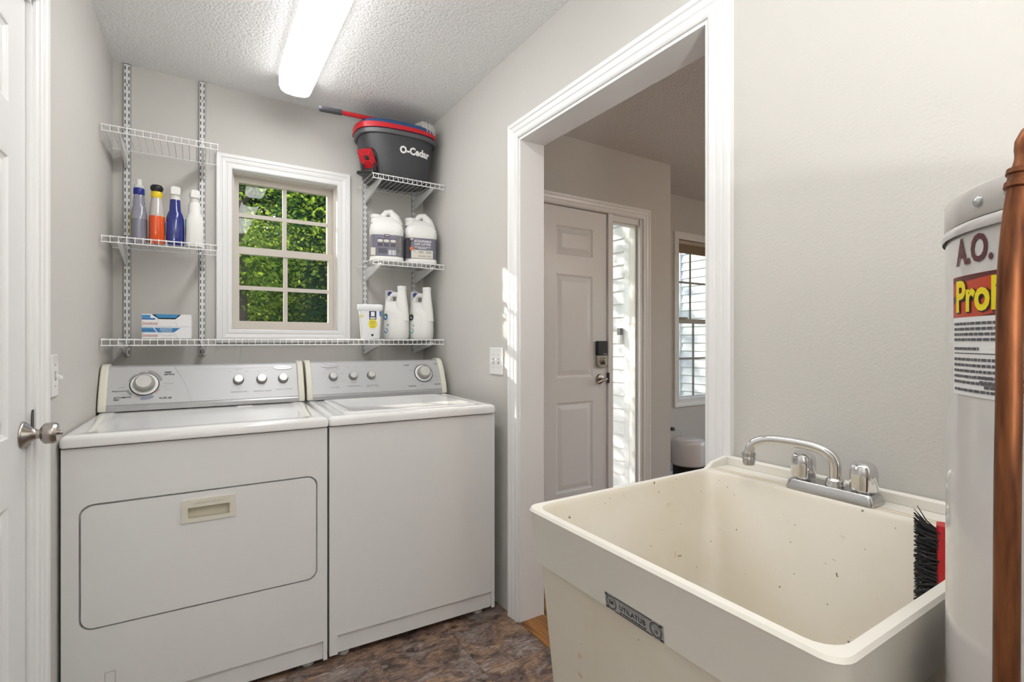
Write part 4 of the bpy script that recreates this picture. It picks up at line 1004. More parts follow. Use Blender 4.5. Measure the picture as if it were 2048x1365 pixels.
# dryer sheet boxes
BXW, BXH, BXD = 0.176, 0.052, 0.115
STRIPE = mat('box_blue', (0.03, 0.24, 0.52), 0.5); STRIPED = mat('box_blue_deep', (0.015, 0.14, 0.38), 0.5); CARD = mat('white_card', (0.80, 0.80, 0.81), 0.5)
def sheet_box(z, opened, label):
    t = thing('dryer_sheet_box', label, 'box', (-0.108, 2.665, z), -0.02, 'dryer sheet boxes')
    hw = BXW / 2; yf = -BXD / 2
    f = lambda a, b, w=0.0006: (a, yf - w, b)
    if opened:
        # front panel has a torn-out notch along its upper edge
        notch = [(-hw, 0), (hw, 0), (hw, BXH), (0.052, BXH), (0.036, 0.037), (0.030, 0.031), (-0.030, 0.031), (-0.036, 0.037), (-0.056, BXH), (-hw, BXH)]
        mb = MB(); mb.prism(notch, lambda a, b, w: (a, yf + w, b), 0, 0.001); mb.box(-hw, hw, yf + 0.001, -yf, 0, 0.001)
        mb.box(-hw, -hw + 0.001, yf + 0.001, -yf, 0.001, BXH); mb.box(hw - 0.001, hw, yf + 0.001, -yf, 0.001, BXH); mb.box(-hw + 0.001, hw - 0.001, -yf - 0.001, -yf, 0.001, BXH)
        mb.build('carton', CARD, t)
        MB().box(-hw, hw, yf + 0.014, -yf, BXH - 0.001, BXH + 0.0003).build('top_flap', CARD, t)
        MB().prism([(-0.046, BXH), (0.044, BXH), (0.030, 0.037), (-0.032, 0.037)], lambda a, b, w: (a, yf + 0.004 + w, b), 0, 0.001).build('front_flap', STRIPE, t)
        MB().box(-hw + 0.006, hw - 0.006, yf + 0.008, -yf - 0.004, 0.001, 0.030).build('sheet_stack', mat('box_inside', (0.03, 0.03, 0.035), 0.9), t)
        st = [(-hw, -0.058, BXH - 0.016, BXH - 0.004), (-hw, -0.042, BXH - 0.024, BXH - 0.017)]
        for k, (a, b, c, d) in enumerate(st):
            quads(MB(), [(a, b, c, d)], f).build('blue_stripe', (STRIPE, STRIPED)[k % 2], t)
        lz = 0.0125
    else:
        MB().box(-hw, hw, yf, -yf, 0, BXH - 0.0008).build('carton', CARD, t, bevel=0.0008)
        for k in range(3):
            z1 = BXH - 0.006 - k * 0.0068
            MB().add([f(-hw, z1 - 0.0062), f(0.048 - 0.008 * (k + 1), z1 - 0.0062), f(0.048 - 0.008 * k, z1), f(-hw, z1)], [(0, 1, 2, 3)]).build('blue_stripe', (STRIPE, STRIPED)[k % 2], t)
        MB().add([f(-0.050, BXH - 0.005, 0.0010), f(-0.046, BXH - 0.005, 0.0010), f(-0.032, 0.024, 0.0010), f(-0.036, 0.024, 0.0010)], [(0, 1, 2, 3)]).build('white_slash', CARD, t)
        MB().tube([f(-0.028 + 0.056 * k / 10, 0.018 - 0.006 * math.sin(PI * k / 10)) for k in range(11)], 0.0004, 4).build('tear_line', GREYINK, t)
        microtext([(BXH - 0.010, -0.024, 0.018), (BXH - 0.016, -0.026, 0.02), (BXH - 0.022, -0.02, 0.016)], 0, 0, 0.003, lambda a, b: f(a, b, 0.0012), mat('pale_blue_ink', (0.5, 0.68, 0.82), 0.5), t, 4)
        lz = 0.0135
    text('bounce', 0.0165, REDINK, lambda a, b: f(-0.060 + a, lz + b, 0.0009), t, bold=0.0009, shear=0.15, sx=1.05)
    text('bounce', 0.0165, WHITEINK, lambda a, b: f(-0.060 + a, lz + b, 0.0014), t, shear=0.15, sx=1.05)
    for a0, a1 in ((-0.038, -0.030), (0.036, 0.030)):
        MB().tube([f(a0, 0.002), f(a1, 0.022)], 0.0003, 4).build('perforation', GREYINK, t)
    return t
ZB = ROWS[0] + 0.0016
sheet_box(ZB, False, 'unopened blue and white dryer sheet box, beneath the torn one')
sheet_box(ZB + BXH, True, 'torn-open blue and white dryer sheet box on top of another')

# litter jugs
LABG = mat('label_slate', (0.17, 0.165, 0.22), 0.4); LABC = mat('label_cream', (0.66, 0.63, 0.56), 0.5); LABP = mat('label_plum', (0.05, 0.015, 0.06), 0.4)
def litter_jug(label, loc, rz, front):
    t = thing('cat_litter_jug', label, 'jug', loc, rz, 'cat litter jugs')
    hw, hd = 0.088, 0.078
    rg = [(0.95, 0.0), (1.0, 0.006), (1.0, 0.022), (0.965, 0.026), (0.965, 0.142), (1.0, 0.148), (1.0, 0.172), (0.95, 0.196), (0.80, 0.215), (0.60, 0.232), (0.40, 0.246), (0.0, 0.248)]
    MB().loft([ell(hw * max(s_, 0.01), hd * max(s_, 0.01), z, 5 if s_ > 0.9 else 3.2, 36) for s_, z in rg]).build('body', HDPE, t, 45)
    # handle: arch over the shoulder
    MB().tube([(0.055, 0, 0.205), (0.045, 0, 0.250), (0.022, 0, 0.278), (-0.002, 0, 0.274), (-0.022, 0, 0.250), (-0.026, 0, 0.228)], [0.036, 0.026, 0.018, 0.016, 0.015, 0.018], 14).build('handle', HDPE, t, 60)
    MB().lathe([(0.030, 0.215), (0.028, 0.240), (0.031, 0.241), (0.031, 0.256), (0.029, 0.258), (0, 0.258)], 24, (-0.052, 0.0, 0)).build('cap', HDPE, t, 40)
    # wrap label: a thin sleeve on the front three sides
    pts = sell(hw * 0.965 + 0.0008, hd * 0.965 + 0.0008, 5, 72)
    idx = list(range(34, 73)) if True else None
    sl = [pts[i % 72] for i in idx]
    mb = MB(); mb.loft([[(x, y, z) for x, y in sl] for z in (0.028, 0.140)], False, False, closed=False); lb_ = mb.build('label', LABG, t, 50)
    yf = -(hd * 0.965 + 0.0016)
    f = lambda a, b, w=0.0: (a, yf - w, b)
    if front:
        quads(MB(), [(-0.060, 0.058, 0.030, 0.074)], f).build('cream_panel', LABC, lb_)
        quads(MB(), [(-0.081, -0.061, 0.029, 0.137)], f).build('photo_strip', mat('photo_black', (0.03, 0.03, 0.035), 0.5, var=0.9, vscale=60), lb_)
        MB().prism(rrect(-0.070, -0.044, 0.122, 0.139, 0.003, 3), lambda a, b, w: f(a, b, w), 0.0002, 0.0006).build('logo_patch', LABP, lb_)
        microtext([(0.1340, -0.066, -0.048), (0.1275, -0.064, -0.049)], 0, 0, 0.0042, lambda a, b: f(a, b, 0.0012), WHITEINK, lb_, 31)
        text('SCOOPABLE\nCAT LITTER', 0.0165, WHITEINK, lambda a, b: f(0.002 + a, 0.1135 + b, 0.0008), lb_, bold=0.0003, sx=1.02)
        microtext([(0.090, -0.042, 0.045), (0.083, -0.02, 0.022)], 0, 0, 0.003, lambda a, b: f(a, b, 0.0008), WHITEINK, lb_, 3)
        MB().prism(sell(0.010, 0.010, 2, 20, -0.058, 0.080), lambda a, b, w: f(a, b, w), 0.0002, 0.0009).build('orange_burst', mat('orange_burst', (0.70, 0.16, 0.03), 0.5), lb_)
        microtext([(0.066, -0.05, -0.036), (0.066, -0.02, 0.006), (0.066, 0.022, 0.05), (0.060, -0.02, 0.006), (0.060, 0.022, 0.05), (0.042, -0.022, 0.018), (0.042, 0.026, 0.05)], 0, 0, 0.0035, lambda a, b: f(a, b, 0.0008), GREYINK, lb_, 8)
        xs = hw * 0.965 + 0.0016
        microtext([(0.128 - 0.009 * k, -0.05, 0.04) for k in range(10)], 0, 0, 0.004, lambda a, b: (xs, a, b), mat('pale_grey_ink', (0.4, 0.4, 0.44), 0.5), lb_, 9)
    else:
        quads(MB(), [(-0.0835, -0.060, 0.030, 0.070)], f).build('cream_panel', LABC, lb_)
        quads(MB(), [(0.052, 0.072, 0.029, 0.139)], f).build('photo_strip', mat('photo_grey', (0.16, 0.155, 0.14), 0.5, var=0.9, vscale=70), lb_)
        MB().prism(rrect(-0.016, 0.014, 0.128, 0.142, 0.003, 3), lambda a, b, w: f(a, b, w), 0.0002, 0.0006).build('logo_patch', LABP, lb_)
        microtext([(0.135, -0.011, 0.010)], 0, 0, 0.0045, lambda a, b: f(a, b, 0.0012), WHITEINK, lb_, 32)
        for a in (-0.036, -0.004, 0.030):
            MB().prism(sell(0.0135, 0.0075, 3, 18, a, 0.108), lambda p, q, w: f(p, q, w), 0.0002, 0.0006).build('picture', LABC, lb_)
            MB().prism(rect(a - 0.014, a + 0.014, 0.1165, 0.1195), lambda p, q, w: f(p, q, w), 0.0002, 0.0006).build('plum_bar', LABP, lb_)
        microtext([(0.093 - 0.006 * k, a - 0.012, a + 0.012) for a in (-0.036, -0.004, 0.030) for k in range(3)] + [(0.066 - 0.007 * k, -0.045, 0.0) for k in range(4)], 0, 0, 0.003, lambda a, b: f(a, b, 0.0007), mat('pale_grey_ink', (0, 0, 0)), lb_, 5)
        quads(MB(), [(0.006 + 0.0058 * k, 0.006 + 0.0058 * k + (0.0028, 0.0042, 0.0022)[k % 3], 0.034, 0.060) for k in range(7)], lambda a, b: f(a, b, 0.0007)).build('bar_code', WHITEINK, lb_)
    return t
litter_jug('white cat litter jug showing the back label, next to the window', (0.868, 2.655, ZS), -0.26, False)
litter_jug('white cat litter jug with front lettering, in the corner', (1.053, 2.640, ZS), -0.20, True)

# laundry tub
tb = thing('detergent_tub', 'white square detergent tub with a yellow drop, beside the jugs', 'tub', (0.765, 2.60, ZB), -0.30)
MB().loft([[(x, y, z) for x, y in rrect(-a, a, -a * 0.85, a * 0.85, 0.012, 4)] for a, z in ((0.045, 0.0), (0.047, 0.004), (0.057, 0.150))]).build('tub_body', HDPEB, tb, 40)
MB().loft([[(x, y, z) for x, y in rrect(-a, a, -a * 0.85, a * 0.85, 0.012, 4)] for a, z in ((0.061, 0.148), (0.0625, 0.150), (0.0635, 0.172), (0.062, 0.176), (0.055, 0.1775))]).build('tub_lid', HDPEB, tb, 40)
def tf(a, b, w=0.0008):
    k = 0.047 + 0.010 * (b - 0.004) / 0.146
    return (a, -k * 0.85 - w, b)
quads(MB(), [(-0.006, 0.030, 0.100, 0.143)], tf).build('navy_label', mat('navy', (0.015, 0.025, 0.10), 0.4), tb)
quads(MB(), [(0.003, 0.021, 0.116, 0.139), (-0.002, 0.026, 0.1045, 0.110)], lambda a, b: tf(a, b, 0.0014)).build('white_emblem', WHITEINK, tb)
MB().prism(sell(0.021, 0.024, 2.4, 24, 0.012, 0.078), lambda a, b, w: tf(a, b, w), 0.0003, 0.0009).build('yellow_drop', mat('drop_yellow', (0.80, 0.68, 0.01), 0.4), tb)
microtext([(0.090, -0.001, 0.025), (0.083, -0.001, 0.025), (0.075, 0.003, 0.02), (0.063, 0.002, 0.022)], 0, 0, 0.003, lambda a, b: tf(a, b, 0.0014), GREYINK, tb, 2)
MB().prism(sell(0.006, 0.006, 2, 16, 0.010, 0.020), lambda a, b, w: tf(a, b, w), 0.0003, 0.0009).build('recycle_mark', INK, tb)
MB().prism([(0.045, 0.142), (0.056, 0.142), (0.056, 0.117), (0.051, 0.114), (0.046, 0.122)], lambda a, b, w: tf(a * 0.98, b, w), 0.0003, 0.0009).build('blue_splash', mat('splash_blue', (0.02, 0.20, 0.50), 0.4), tb)
quads(MB(), [(-0.052, -0.034, 0.110, 0.124)], tf).build('pale_label', mat('pale_yellow', (0.7, 0.68, 0.3), 0.5), tb)

# detergent jugs with press tap
def detergent_jug(label, loc, rz, blue):
    t = thing('detergent_jug', label, 'jug', loc, rz, 'white detergent jugs')
    rg = [(0.060, 0.054, 0.0, 0.0), (0.066, 0.060, 0.008, 0.0), (0.068, 0.062, 0.05, 0.0), (0.066, 0.060, 0.10, 0.0), (0.062, 0.055, 0.145, -0.003), (0.054, 0.044, 0.178, -0.008), (0.046, 0.034, 0.196, -0.014), (0.034, 0.024, 0.206, -0.022)]
    MB().loft([ell(a, b, z, 3.0, 32, cx) for a, b, z, cx in rg]).build('body', HDPE, t, 50)
    # upright pouring column with a flat cap
    MB().loft([ell(a, b, z, 3.2, 24, 0.030, -0.020) for a, b, z in ((0.040, 0.034, 0.10), (0.034, 0.030, 0.17), (0.026, 0.026, 0.23), (0.022, 0.023, 0.268))]).build('pour_column', HDPE, t, 50)
    MB().lathe([(0.0235, 0.266), (0.0245, 0.268), (0.0245, 0.286), (0.023, 0.288), (0, 0.288)], 24, (0.030, -0.020, 0)).build('cap', HDPEB, t, 40)
    MB().tube([(0.012, -0.014, 0.240), (-0.014, -0.006, 0.246), (-0.034, 0.0, 0.232), (-0.046, 0.0, 0.198)], [0.014, 0.014, 0.013, 0.016], 12).build('handle', HDPE, t, 60)
    MB().prism(rrect(-0.062, -0.018, 0.196, 0.268, 0.010, 4), lambda a, b, w: (a, w, b), -0.004, 0.034).build('measuring_cup', mat('cup_frost', (0.56, 0.56, 0.56), 0.3), t, bevel=0.003)
    MB().lathe([(0.013, 0), (0.013, 0.008), (0, 0.009)], 18).xf(lambda x, y, z: (-0.034 + x, -0.004 - z, 0.246 + y)).build('tap_button', mat('tap_blue', (0.012, 0.03, 0.20), 0.35), t, 40)
    f = lambda a, b, w: (a, -0.0615 * max(0.0, 1 - abs(a / 0.0675) ** 3) ** (1 / 3) - w, b)
    MB().tube([f(-0.040 + 0.046 * math.sin(q), 0.095 + 0.055 * math.cos(q), 0.0002) for q in np.linspace(-0.2, PI + 0.2, 20)], 0.0009, 5).build('label_ridge', HDPE, t, 60)
    MB().prism([(-0.058, 0.140), (-0.044, 0.134), (-0.040, 0.126), (-0.056, 0.128)], f, 0.0002, 0.0010).build('leaf_print', mat('leaf_print', (0.10, 0.26, 0.05), 0.5), t)
    for a, b, r, c in ((-0.054, 0.118, 0.016, 'a'), (-0.050, 0.045, 0.014, 'b'), (-0.040, 0.075, 0.005, 'b')):
        col = ((0.02, 0.16, 0.42) if c == 'a' else (0.03, 0.22, 0.45)) if blue else ((0.012, 0.03, 0.05) if c == 'a' else (0.10, 0.45, 0.45))
        MB().prism(sell(r * 0.8, r, 2, 16, a, b), f, 0.0002, 0.0010).build('print', mat('print_%s_%d' % (c, blue), col, 0.5), t)
    return t
detergent_jug('white detergent jug with blue print, next to the square tub', (0.925, 2.655, ZB), -0.45, 1)
detergent_jug('white detergent jug with teal print, in the corner', (1.068, 2.650, ZB), -0.45, 0)

# ================================================================ MOP BUCKET AND MOP
bk = thing('mop_bucket', 'charcoal spin mop bucket with red handle on the top shelf', 'bucket', (0.922, 2.665, ROWS[2] + 0.0014), math.radians(-4))
BA0, BB0, BA1, BB1, BH = 0.172, 0.112, 0.205, 0.140, 0.238
def bk_ab(z): f = z / BH; return BA0 + (BA1 - BA0) * f, BB0 + (BB1 - BB0) * f
rings = [ell(BA0 * 0.96, BB0 * 0.96, 0.0, 2.8, 48)] + [ell(*bk_ab(z), z, 2.8, 48) for z in (0.006, 0.08, 0.16, BH)]
rings += [ell(BA1 - 0.004, BB1 - 0.004, BH, 2.8, 48), ell(BA0, BB0, 0.02, 2.8, 48)]
MB().loft(rings).build('bucket_shell', BUCKET, bk, 50)
MB().loft([ell(BA1 + i, BB1 + i, z, 2.8, 48) for i, z in ((0.0, BH - 0.022), (0.010, BH - 0.020), (0.012, BH), (0.008, BH + 0.003), (-0.003, BH + 0.003))], False, False).build('rim', mat('rim_grey', (0.10, 0.102, 0.108), 0.35), bk, 50)
MB().loft([ell(BA1 + i, BB1 + i, z, 2.8, 48) for i, z in ((0.006, BH + 0.003), (0.006, BH + 0.044), (0.000, BH + 0.052), (-0.022, BH + 0.054), (-0.03, BH + 0.040), (-0.03, BH + 0.003))], False, False).build('splash_ring', BLUE, bk, 50)
# red carrying handle folded down on the front of the rim
ang = np.linspace(math.radians(165), math.radians(325), 26)
def sp_pt(t, grow, z):
    a, b = BA1 + grow, BB1 + grow; c, s_ = math.cos(t), math.sin(t)
    return (a * math.copysign(abs(c) ** (2 / 2.8), c), b * math.copysign(abs(s_) ** (2 / 2.8), s_), z)
rg = []
for i, t in enumerate(ang):
    hh = 0.034 - 0.018 * i / 25; zc = BH + 0.019 - 0.006 * i / 25
    rg.append([sp_pt(t, 0.012, zc - hh / 2), sp_pt(t, 0.019, zc - hh / 2), sp_pt(t, 0.019, zc + hh / 2), sp_pt(t, 0.012, zc + hh / 2)])
MB().loft(rg).build('carry_handle', RED, bk, 40)
def bk_front(a, b, w):
    A, B = bk_ab(b); return (a, -B * max(0.0, 1 - abs(a / A) ** 2.8) ** (1 / 2.8) - w, b)
text('O-Cedar', 0.050, WHITEINK, lambda a, b: bk_front(0.072 + a * 0.92, 0.148 + b, 0.0012), bk, bold=0.0022)
# pedal alcove on the window end
pa = math.radians(214)
def alc(a, b, w):
    """a runs round the shell, b up, w out"""
    A, B = bk_ab(b); t = pa + a / 0.15
    c, s_ = math.cos(t), math.sin(t)
    return ((A + w) * math.copysign(abs(c) ** (2 / 2.8), c), (B + w) * math.copysign(abs(s_) ** (2 / 2.8), s_), b)
arch = [(-0.058, 0.006), (0.062, 0.006), (0.062, 0.085), (0.056, 0.115), (0.036, 0.138), (0.0, 0.146), (-0.032, 0.138), (-0.052, 0.115), (-0.058, 0.085)]
MB().prism(arch, alc, -0.001, 0.003).build('pedal_alcove', BLACK, bk)
fn_ = MB(); e1 = Vector((math.sin(-pa + PI), 0, 0))
px_, py_, _ = alc(0, 0.05, 0.0); od = Vector((math.cos(math.radians(228)), math.sin(math.radians(228)), 0)); sd = Vector((-od.y, od.x, 0))
def ped(a, b, w, base=Vector((px_, py_, 0.045)), tilt=0.9):
    u = (od * math.cos(tilt) + Vector((0, 0, 1)) * math.sin(tilt)); nn = (Vector((0, 0, 1)) * math.cos(tilt) - od * math.sin(tilt))
    return tuple(base + sd * a + u * b + nn * w)
mb = MB(); plate(mb, rrect(-0.041, 0.041, -0.004, 0.094, 0.014, 4), [rrect(-0.013, 0.013, 0.036, 0.062, 0.003, 3)], ped, 0.0, 0.008); pe = mb.build('pedal', RED, bk)
mb = MB()
for a0, b0, a1, b1 in ((-0.013, 0.036, -0.036, 0.004), (0.013, 0.036, 0.036, 0.004), (-0.013, 0.062, -0.036, 0.088), (0.013, 0.062, 0.036, 0.088)):
    mb.tube([ped(a0, b0, -0.001), ped(a1, b1, -0.001)], 0.0016, 5)
mb.build('pedal_rib', mat('red_light', (0.65, 0.05, 0.06), 0.35), pe)
mb = MB(); mb.prism(rrect(-0.050, 0.050, -0.03, 0.052, 0.012, 4), lambda a, b, w: tuple(Vector((px_, py_, 0.001)) + sd * a + od * b + Vector((0, 0, w))), 0.0, 0.014); mb.build('foot_plate', BLACK, bk, bevel=0.003)
for s_ in (-0.034, 0.034):
    q = Vector((px_, py_, 0)) + sd * s_ + od * 0.012
    MB().box(q.x - 0.006, q.x + 0.006, q.y - 0.006, q.y + 0.006, 0.012, 0.062).build('hinge_post', BLACK, bk)

mp_ = thing('spin_mop', 'red-handled mop lying across the bucket with a white string head', 'mop', (0.52, 2.56, 2.335))
zt = ROWS[2] + 0.0014 + BH + 0.0665
O = (0.52, 2.56, 2.335)
MB().tube([(0.50, 2.555, zt - 0.032), (0.503, 2.555, zt - 0.0317), (0.515, 2.556, zt - 0.031), (0.610, 2.570, zt - 0.021)], [0.008, 0.0125, 0.0145, 0.0135], 14).build('grip', mat('grip_grey', (0.06, 0.06, 0.07), 0.45), mp_, 50, org=O)
MB().tube([(0.606, 2.5695, zt - 0.0212), (0.80, 2.60, zt - 0.002), (0.92, 2.635, zt + 0.004), (1.03, 2.68, zt + 0.004)], 0.0108, 14).build('pole', RED, mp_, 50, org=O)
rs_ = random.Random(3); mb = MB()
for k in range(190):
    a = rs_.uniform(-1.45, 0.9); c = Vector((0.99, 2.655, zt + rs_.uniform(-0.006, 0.010))); rx_, ry_ = 0.139, 0.128
    e_ = Vector((math.copysign(abs(math.cos(a)) ** 0.72, math.cos(a)) * rx_, math.copysign(abs(math.sin(a)) ** 0.72, math.sin(a)) * ry_, 0)) * rs_.uniform(0.90, 1.0)
    p2 = c + e_ * 0.6; p3 = c + e_; p4 = p3.copy(); p4.z -= rs_.uniform(0.015, 0.06)
    p2.z += 0.012; p3.z += rs_.uniform(0.0, 0.014)
    mb.tube([tuple(c), tuple(p2), tuple(p3), tuple(p4 + Vector((0.004 * math.cos(a), 0.004 * math.sin(a), 0)))], 0.0022, 5)
st_ = mb.build('mop_strings', mat('mop_white', (0.62, 0.60, 0.57), 0.9, var=0.2, vscale=60), mp_, 60, org=O); st_['kind'] = 'stuff'

# ================================================================ UTILITY SINK
SXA, SXB, SYA, SYB, SZ = 0.527, XR - 0.004, 0.237, 0.792, 0.877
sk = thing('utility_sink', 'cream plastic utility tub with stains, standing against the wall', 'sink', ((SXA + SXB) / 2, (SYA + SYB) / 2, 0))
O = sk.location[:]
LED = 1.060
def srr(i0x, i1x, i0y, i1y, r, z, n=5): return [(x, y, z) for x, y in rrect(SXA + i0x, SXB - i1x, SYA + i0y, SYB - i1y, r, n)]
rings = [srr(0.060, 0.02, 0.050, 0.030, 0.05, 0.490), srr(0.040, 0.015, 0.030, 0.018, 0.04, 0.505), srr(0.020, 0.008, 0.016, 0.010, 0.025, 0.776)]
MB().loft(rings, True, False).build('bowl_outside', TUB, sk, 40, org=O)
rings = [srr(0.021, 0.006, 0.017, 0.011, 0.025, 0.775), srr(0.013, 0.002, 0.010, 0.005, 0.026, 0.7755), srr(0.002, 0.0, 0.002, 0.002, 0.024, 0.866), srr(0.0, 0.0, 0.0, 0.0, 0.024, 0.872), srr(0.003, 0.0, 0.003, 0.003, 0.022, SZ),
         srr(0.015, SXB - LED, 0.015, 0.015, 0.032, SZ)]
MB().loft(rings, False, False).build('apron_and_ledge', TUBRIM, sk, 40, org=O)
rings = [srr(0.015, SXB - LED, 0.015, 0.015, 0.032, SZ), srr(0.020, SXB - LED + 0.006, 0.020, 0.020, 0.034, SZ - 0.008), srr(0.045, SXB - LED + 0.030, 0.042, 0.036, 0.04, 0.590), srr(0.055, SXB - LED + 0.040, 0.052, 0.046, 0.045, 0.555), srr(0.075, SXB - LED + 0.060, 0.072, 0.066, 0.045, 0.533), srr(0.11, SXB - LED + 0.09, 0.10, 0.10, 0.04, 0.523), srr(0.23, SXB - LED + 0.20, 0.22, 0.22, 0.02, 0.518)]
MB().loft(rings, False, True).build('bowl_inside', TUB, sk, 50, org=O)
MB().lathe([(0.045, 0.5185), (0.043, 0.521), (0.030, 0.520), (0.0, 0.519)], 24, (0.80, 0.515, 0)).build('drain', CHROMED, sk, 40, org=O)
mb = MB(); mb.box(SXB - 0.016, SXB, SYA, SYB, SZ - 0.002, SZ + 0.022)
mb.build('backsplash', TUBRIM, sk, bevel=0.004, org=O)
MB().prism([(LED - 0.012, SZ - 0.002), (SXB - 0.015, SZ - 0.002), (SXB - 0.015, SZ + 0.0215), (LED + 0.020, SZ + 0.014), (LED + 0.004, SZ + 0.004)], lambda a, b, w: (a, w, b), SYB - 0.012, SYB - 0.001).build('ledge_end', TUBRIM, sk, bevel=0.002, org=O)
for a in (LED + 0.012, LED + 0.024): MB().box(a, a + 0.0015, SYA + 0.01, SYB - 0.015, SZ, SZ + 0.0008).build('ledge_ridge', mat('ledge_stain', (0.62, 0.47, 0.27), 0.5), sk, org=O)
for x in (SXA + 0.11, SXB - 0.08):
    for y in (SYA + 0.10, SYB - 0.10):
        mb = MB(); mb.box(x - 0.018, x + 0.018, y - 0.0015, y + 0.0015, 0.0, 0.52); mb.box(x - 0.0015, x + 0.0015, y + 0.0015, y + 0.02, 0.0, 0.52); mb.build('leg', STEELW, sk, org=O)
MB().tube([(0.80, 0.515, 0.50), (0.80, 0.515, 0.40), (0.83, 0.515, 0.36), (0.88, 0.515, 0.36), (0.91, 0.515, 0.40), (1.0, 0.515, 0.43), (XR - 0.002, 0.515, 0.43)], 0.02, 12).build('drain_trap', HDPE, sk, 60, org=O)
# maker's plate
py0, py1, pz0, pz1 = 0.466, 0.581, 0.7765, 0.8015
def sp(a, b, w):
    """a to the right as seen, b up, on the sloping apron"""
    z = pz0 + b; return (SXA + 0.014 - 0.012 * (z - 0.7755) / 0.0905 - w, py1 - a, z)
PLT = mat('plate_silver', (0.40, 0.40, 0.40), 0.4, metal=0.1)
W_, H_ = py1 - py0, pz1 - pz0
pl = MB().prism(rect(0, W_, 0, H_), sp, 0.0004, 0.0018).build('maker_plate', PLT, sk, org=O)
s2 = lambda a, b, w=0.0021: tuple(p - q for p, q in zip(sp(a, b, w), O))
mb = MB(); quads(mb, [(0.020, W_ - 0.02, H_ - 0.0022, H_ - 0.0006), (0.020, W_ - 0.02, 0.0006, 0.0022), (0.001, 0.007, H_ - 0.004, H_ - 0.001), (0.001, 0.007, 0.001, 0.004), (W_ - 0.007, W_ - 0.001, H_ - 0.004, H_ - 0.001), (W_ - 0.007, W_ - 0.001, 0.001, 0.004)], s2); mb.build('plate_border', INK, pl)
for cx_ in (0.0135, W_ - 0.0135):
    arc(0.0100, 0.0112, 0, 360, lambda a, b: s2(cx_ + a, H_ / 2 + b), 28).build('plate_circle', INK, pl)
    arc(0.0084, 0.0092, 0, 360, lambda a, b: s2(cx_ + a, H_ / 2 + b), 28).build('plate_circle', INK, pl)
text('UTILATUB', 0.0104, INK, lambda a, b: s2(W_ / 2 - 0.001 + a, H_ / 2 - 0.0003 + b), pl, bold=0.00035, spacing=1.12)
text('E.L. MUSTEE & SONS, INC.', 0.0042, INK, lambda a, b: s2(W_ / 2 + a, H_ - 0.0052 + b), pl, spacing=1.1, res=1)
microtext([(0.0048, W_ / 2 - 0.026, W_ / 2 + 0.026)], 0, 0, 0.0022, lambda a, b: s2(a, b), INK, pl, 33)
text('EM', 0.0100, INK, lambda a, b: s2(0.0135 + a, H_ / 2 + b), pl, bold=0.0003, sx=0.8)
text('MODEL', 0.0036, INK, lambda a, b: s2(W_ - 0.0135 + a, H_ / 2 + 0.0042 + b), pl, res=1)
text('18', 0.0072, INK, lambda a, b: s2(W_ - 0.0135 + a, H_ / 2 - 0.0022 + b), pl, bold=0.0002)

# faucet
fc = thing('sink_faucet', 'chrome two-handle faucet with a swivel spout on the tub ledge', 'faucet', (1.092, 0.512, SZ + 0.0008))
rings = [[(x, y, z) for x, y in rrect(-a, a, -b, b, 0.010, 4)] for a, b, z in ((0.029, 0.083, 0.0), (0.029, 0.083, 0.004), (0.026, 0.080, 0.016), (0.023, 0.077, 0.020))]
MB().loft(rings).build('base_plate', CHROMED, fc, 30)
MB().lathe([(0.0175, 0.019), (0.018, 0.024), (0.016, 0.028), (0.0165, 0.032), (0.013, 0.036)], 24, (-0.003, -0.006, 0)).build('spout_nut', CHROME, fc, 35)
sp_pts = [(-0.003, -0.006, 0.03), (-0.003, -0.006, 0.062), (-0.005, 0.000, 0.078), (-0.011, 0.016, 0.090), (-0.020, 0.042, 0.0965), (-0.034, 0.085, 0.099), (-0.044, 0.114, 0.097), (-0.051, 0.134, 0.089), (-0.055, 0.144, 0.076), (-0.056, 0.147, 0.060)]
cv = bpy.data.curves.new('sp', 'CURVE')
def smooth_path(pts, n=6):
    P_ = [Vector(p) for p in pts]; out = []
    for i in range(len(P_) - 1):
        p0, p1, p2, p3 = P_[max(i - 1, 0)], P_[i], P_[i + 1], P_[min(i + 2, len(P_) - 1)]
        for k in range(n):
            t = k / n
            out.append(0.5 * ((2 * p1) + (p2 - p0) * t + (2 * p0 - 5 * p1 + 4 * p2 - p3) * t * t + (3 * p1 - p0 - 3 * p2 + p3) * t ** 3))
    out.append(P_[-1]); return out
bpy.data.curves.remove(cv)
spt = MB().tube(smooth_path(sp_pts), 0.0108, 16).build('spout', CHROME, fc, 60)
MB().lathe([(0.0115, 0.0), (0.0145, -0.001), (0.0145, -0.008), (0.0125, -0.009), (0.0140, -0.012), (0.0140, -0.015), (0.0125, -0.017), (0.0130, -0.020), (0.0115, -0.028), (0.0, -0.028)], 22, (-0.056, 0.147, 0.066)).build('aerator', CHROMED, spt, 35)
for y in (0.058, -0.056):
    h = MB().lathe([(0.013, 0.018), (0.013, 0.026)], 18, (0, y, 0)).build('handle_stem', CHROMED, fc, 40)
    rings = []
    for s_, z in ((0.95, 0.024), (1.0, 0.027), (1.0, 0.058), (0.93, 0.068), (0.74, 0.075), (0.4, 0.0785), (0.05, 0.079)):
        ring = []
        for k in range(48):
            t = 2 * PI * k / 48; r = 0.0235 * s_ * (1 - 0.10 * (0.5 - 0.5 * math.cos(4 * t)) ** 2)
            ring.append((r * math.cos(t + 0.4), y + r * math.sin(t + 0.4), z))
        rings.append(ring)
    MB().loft(rings).build('handle', CHROME, h, 40)

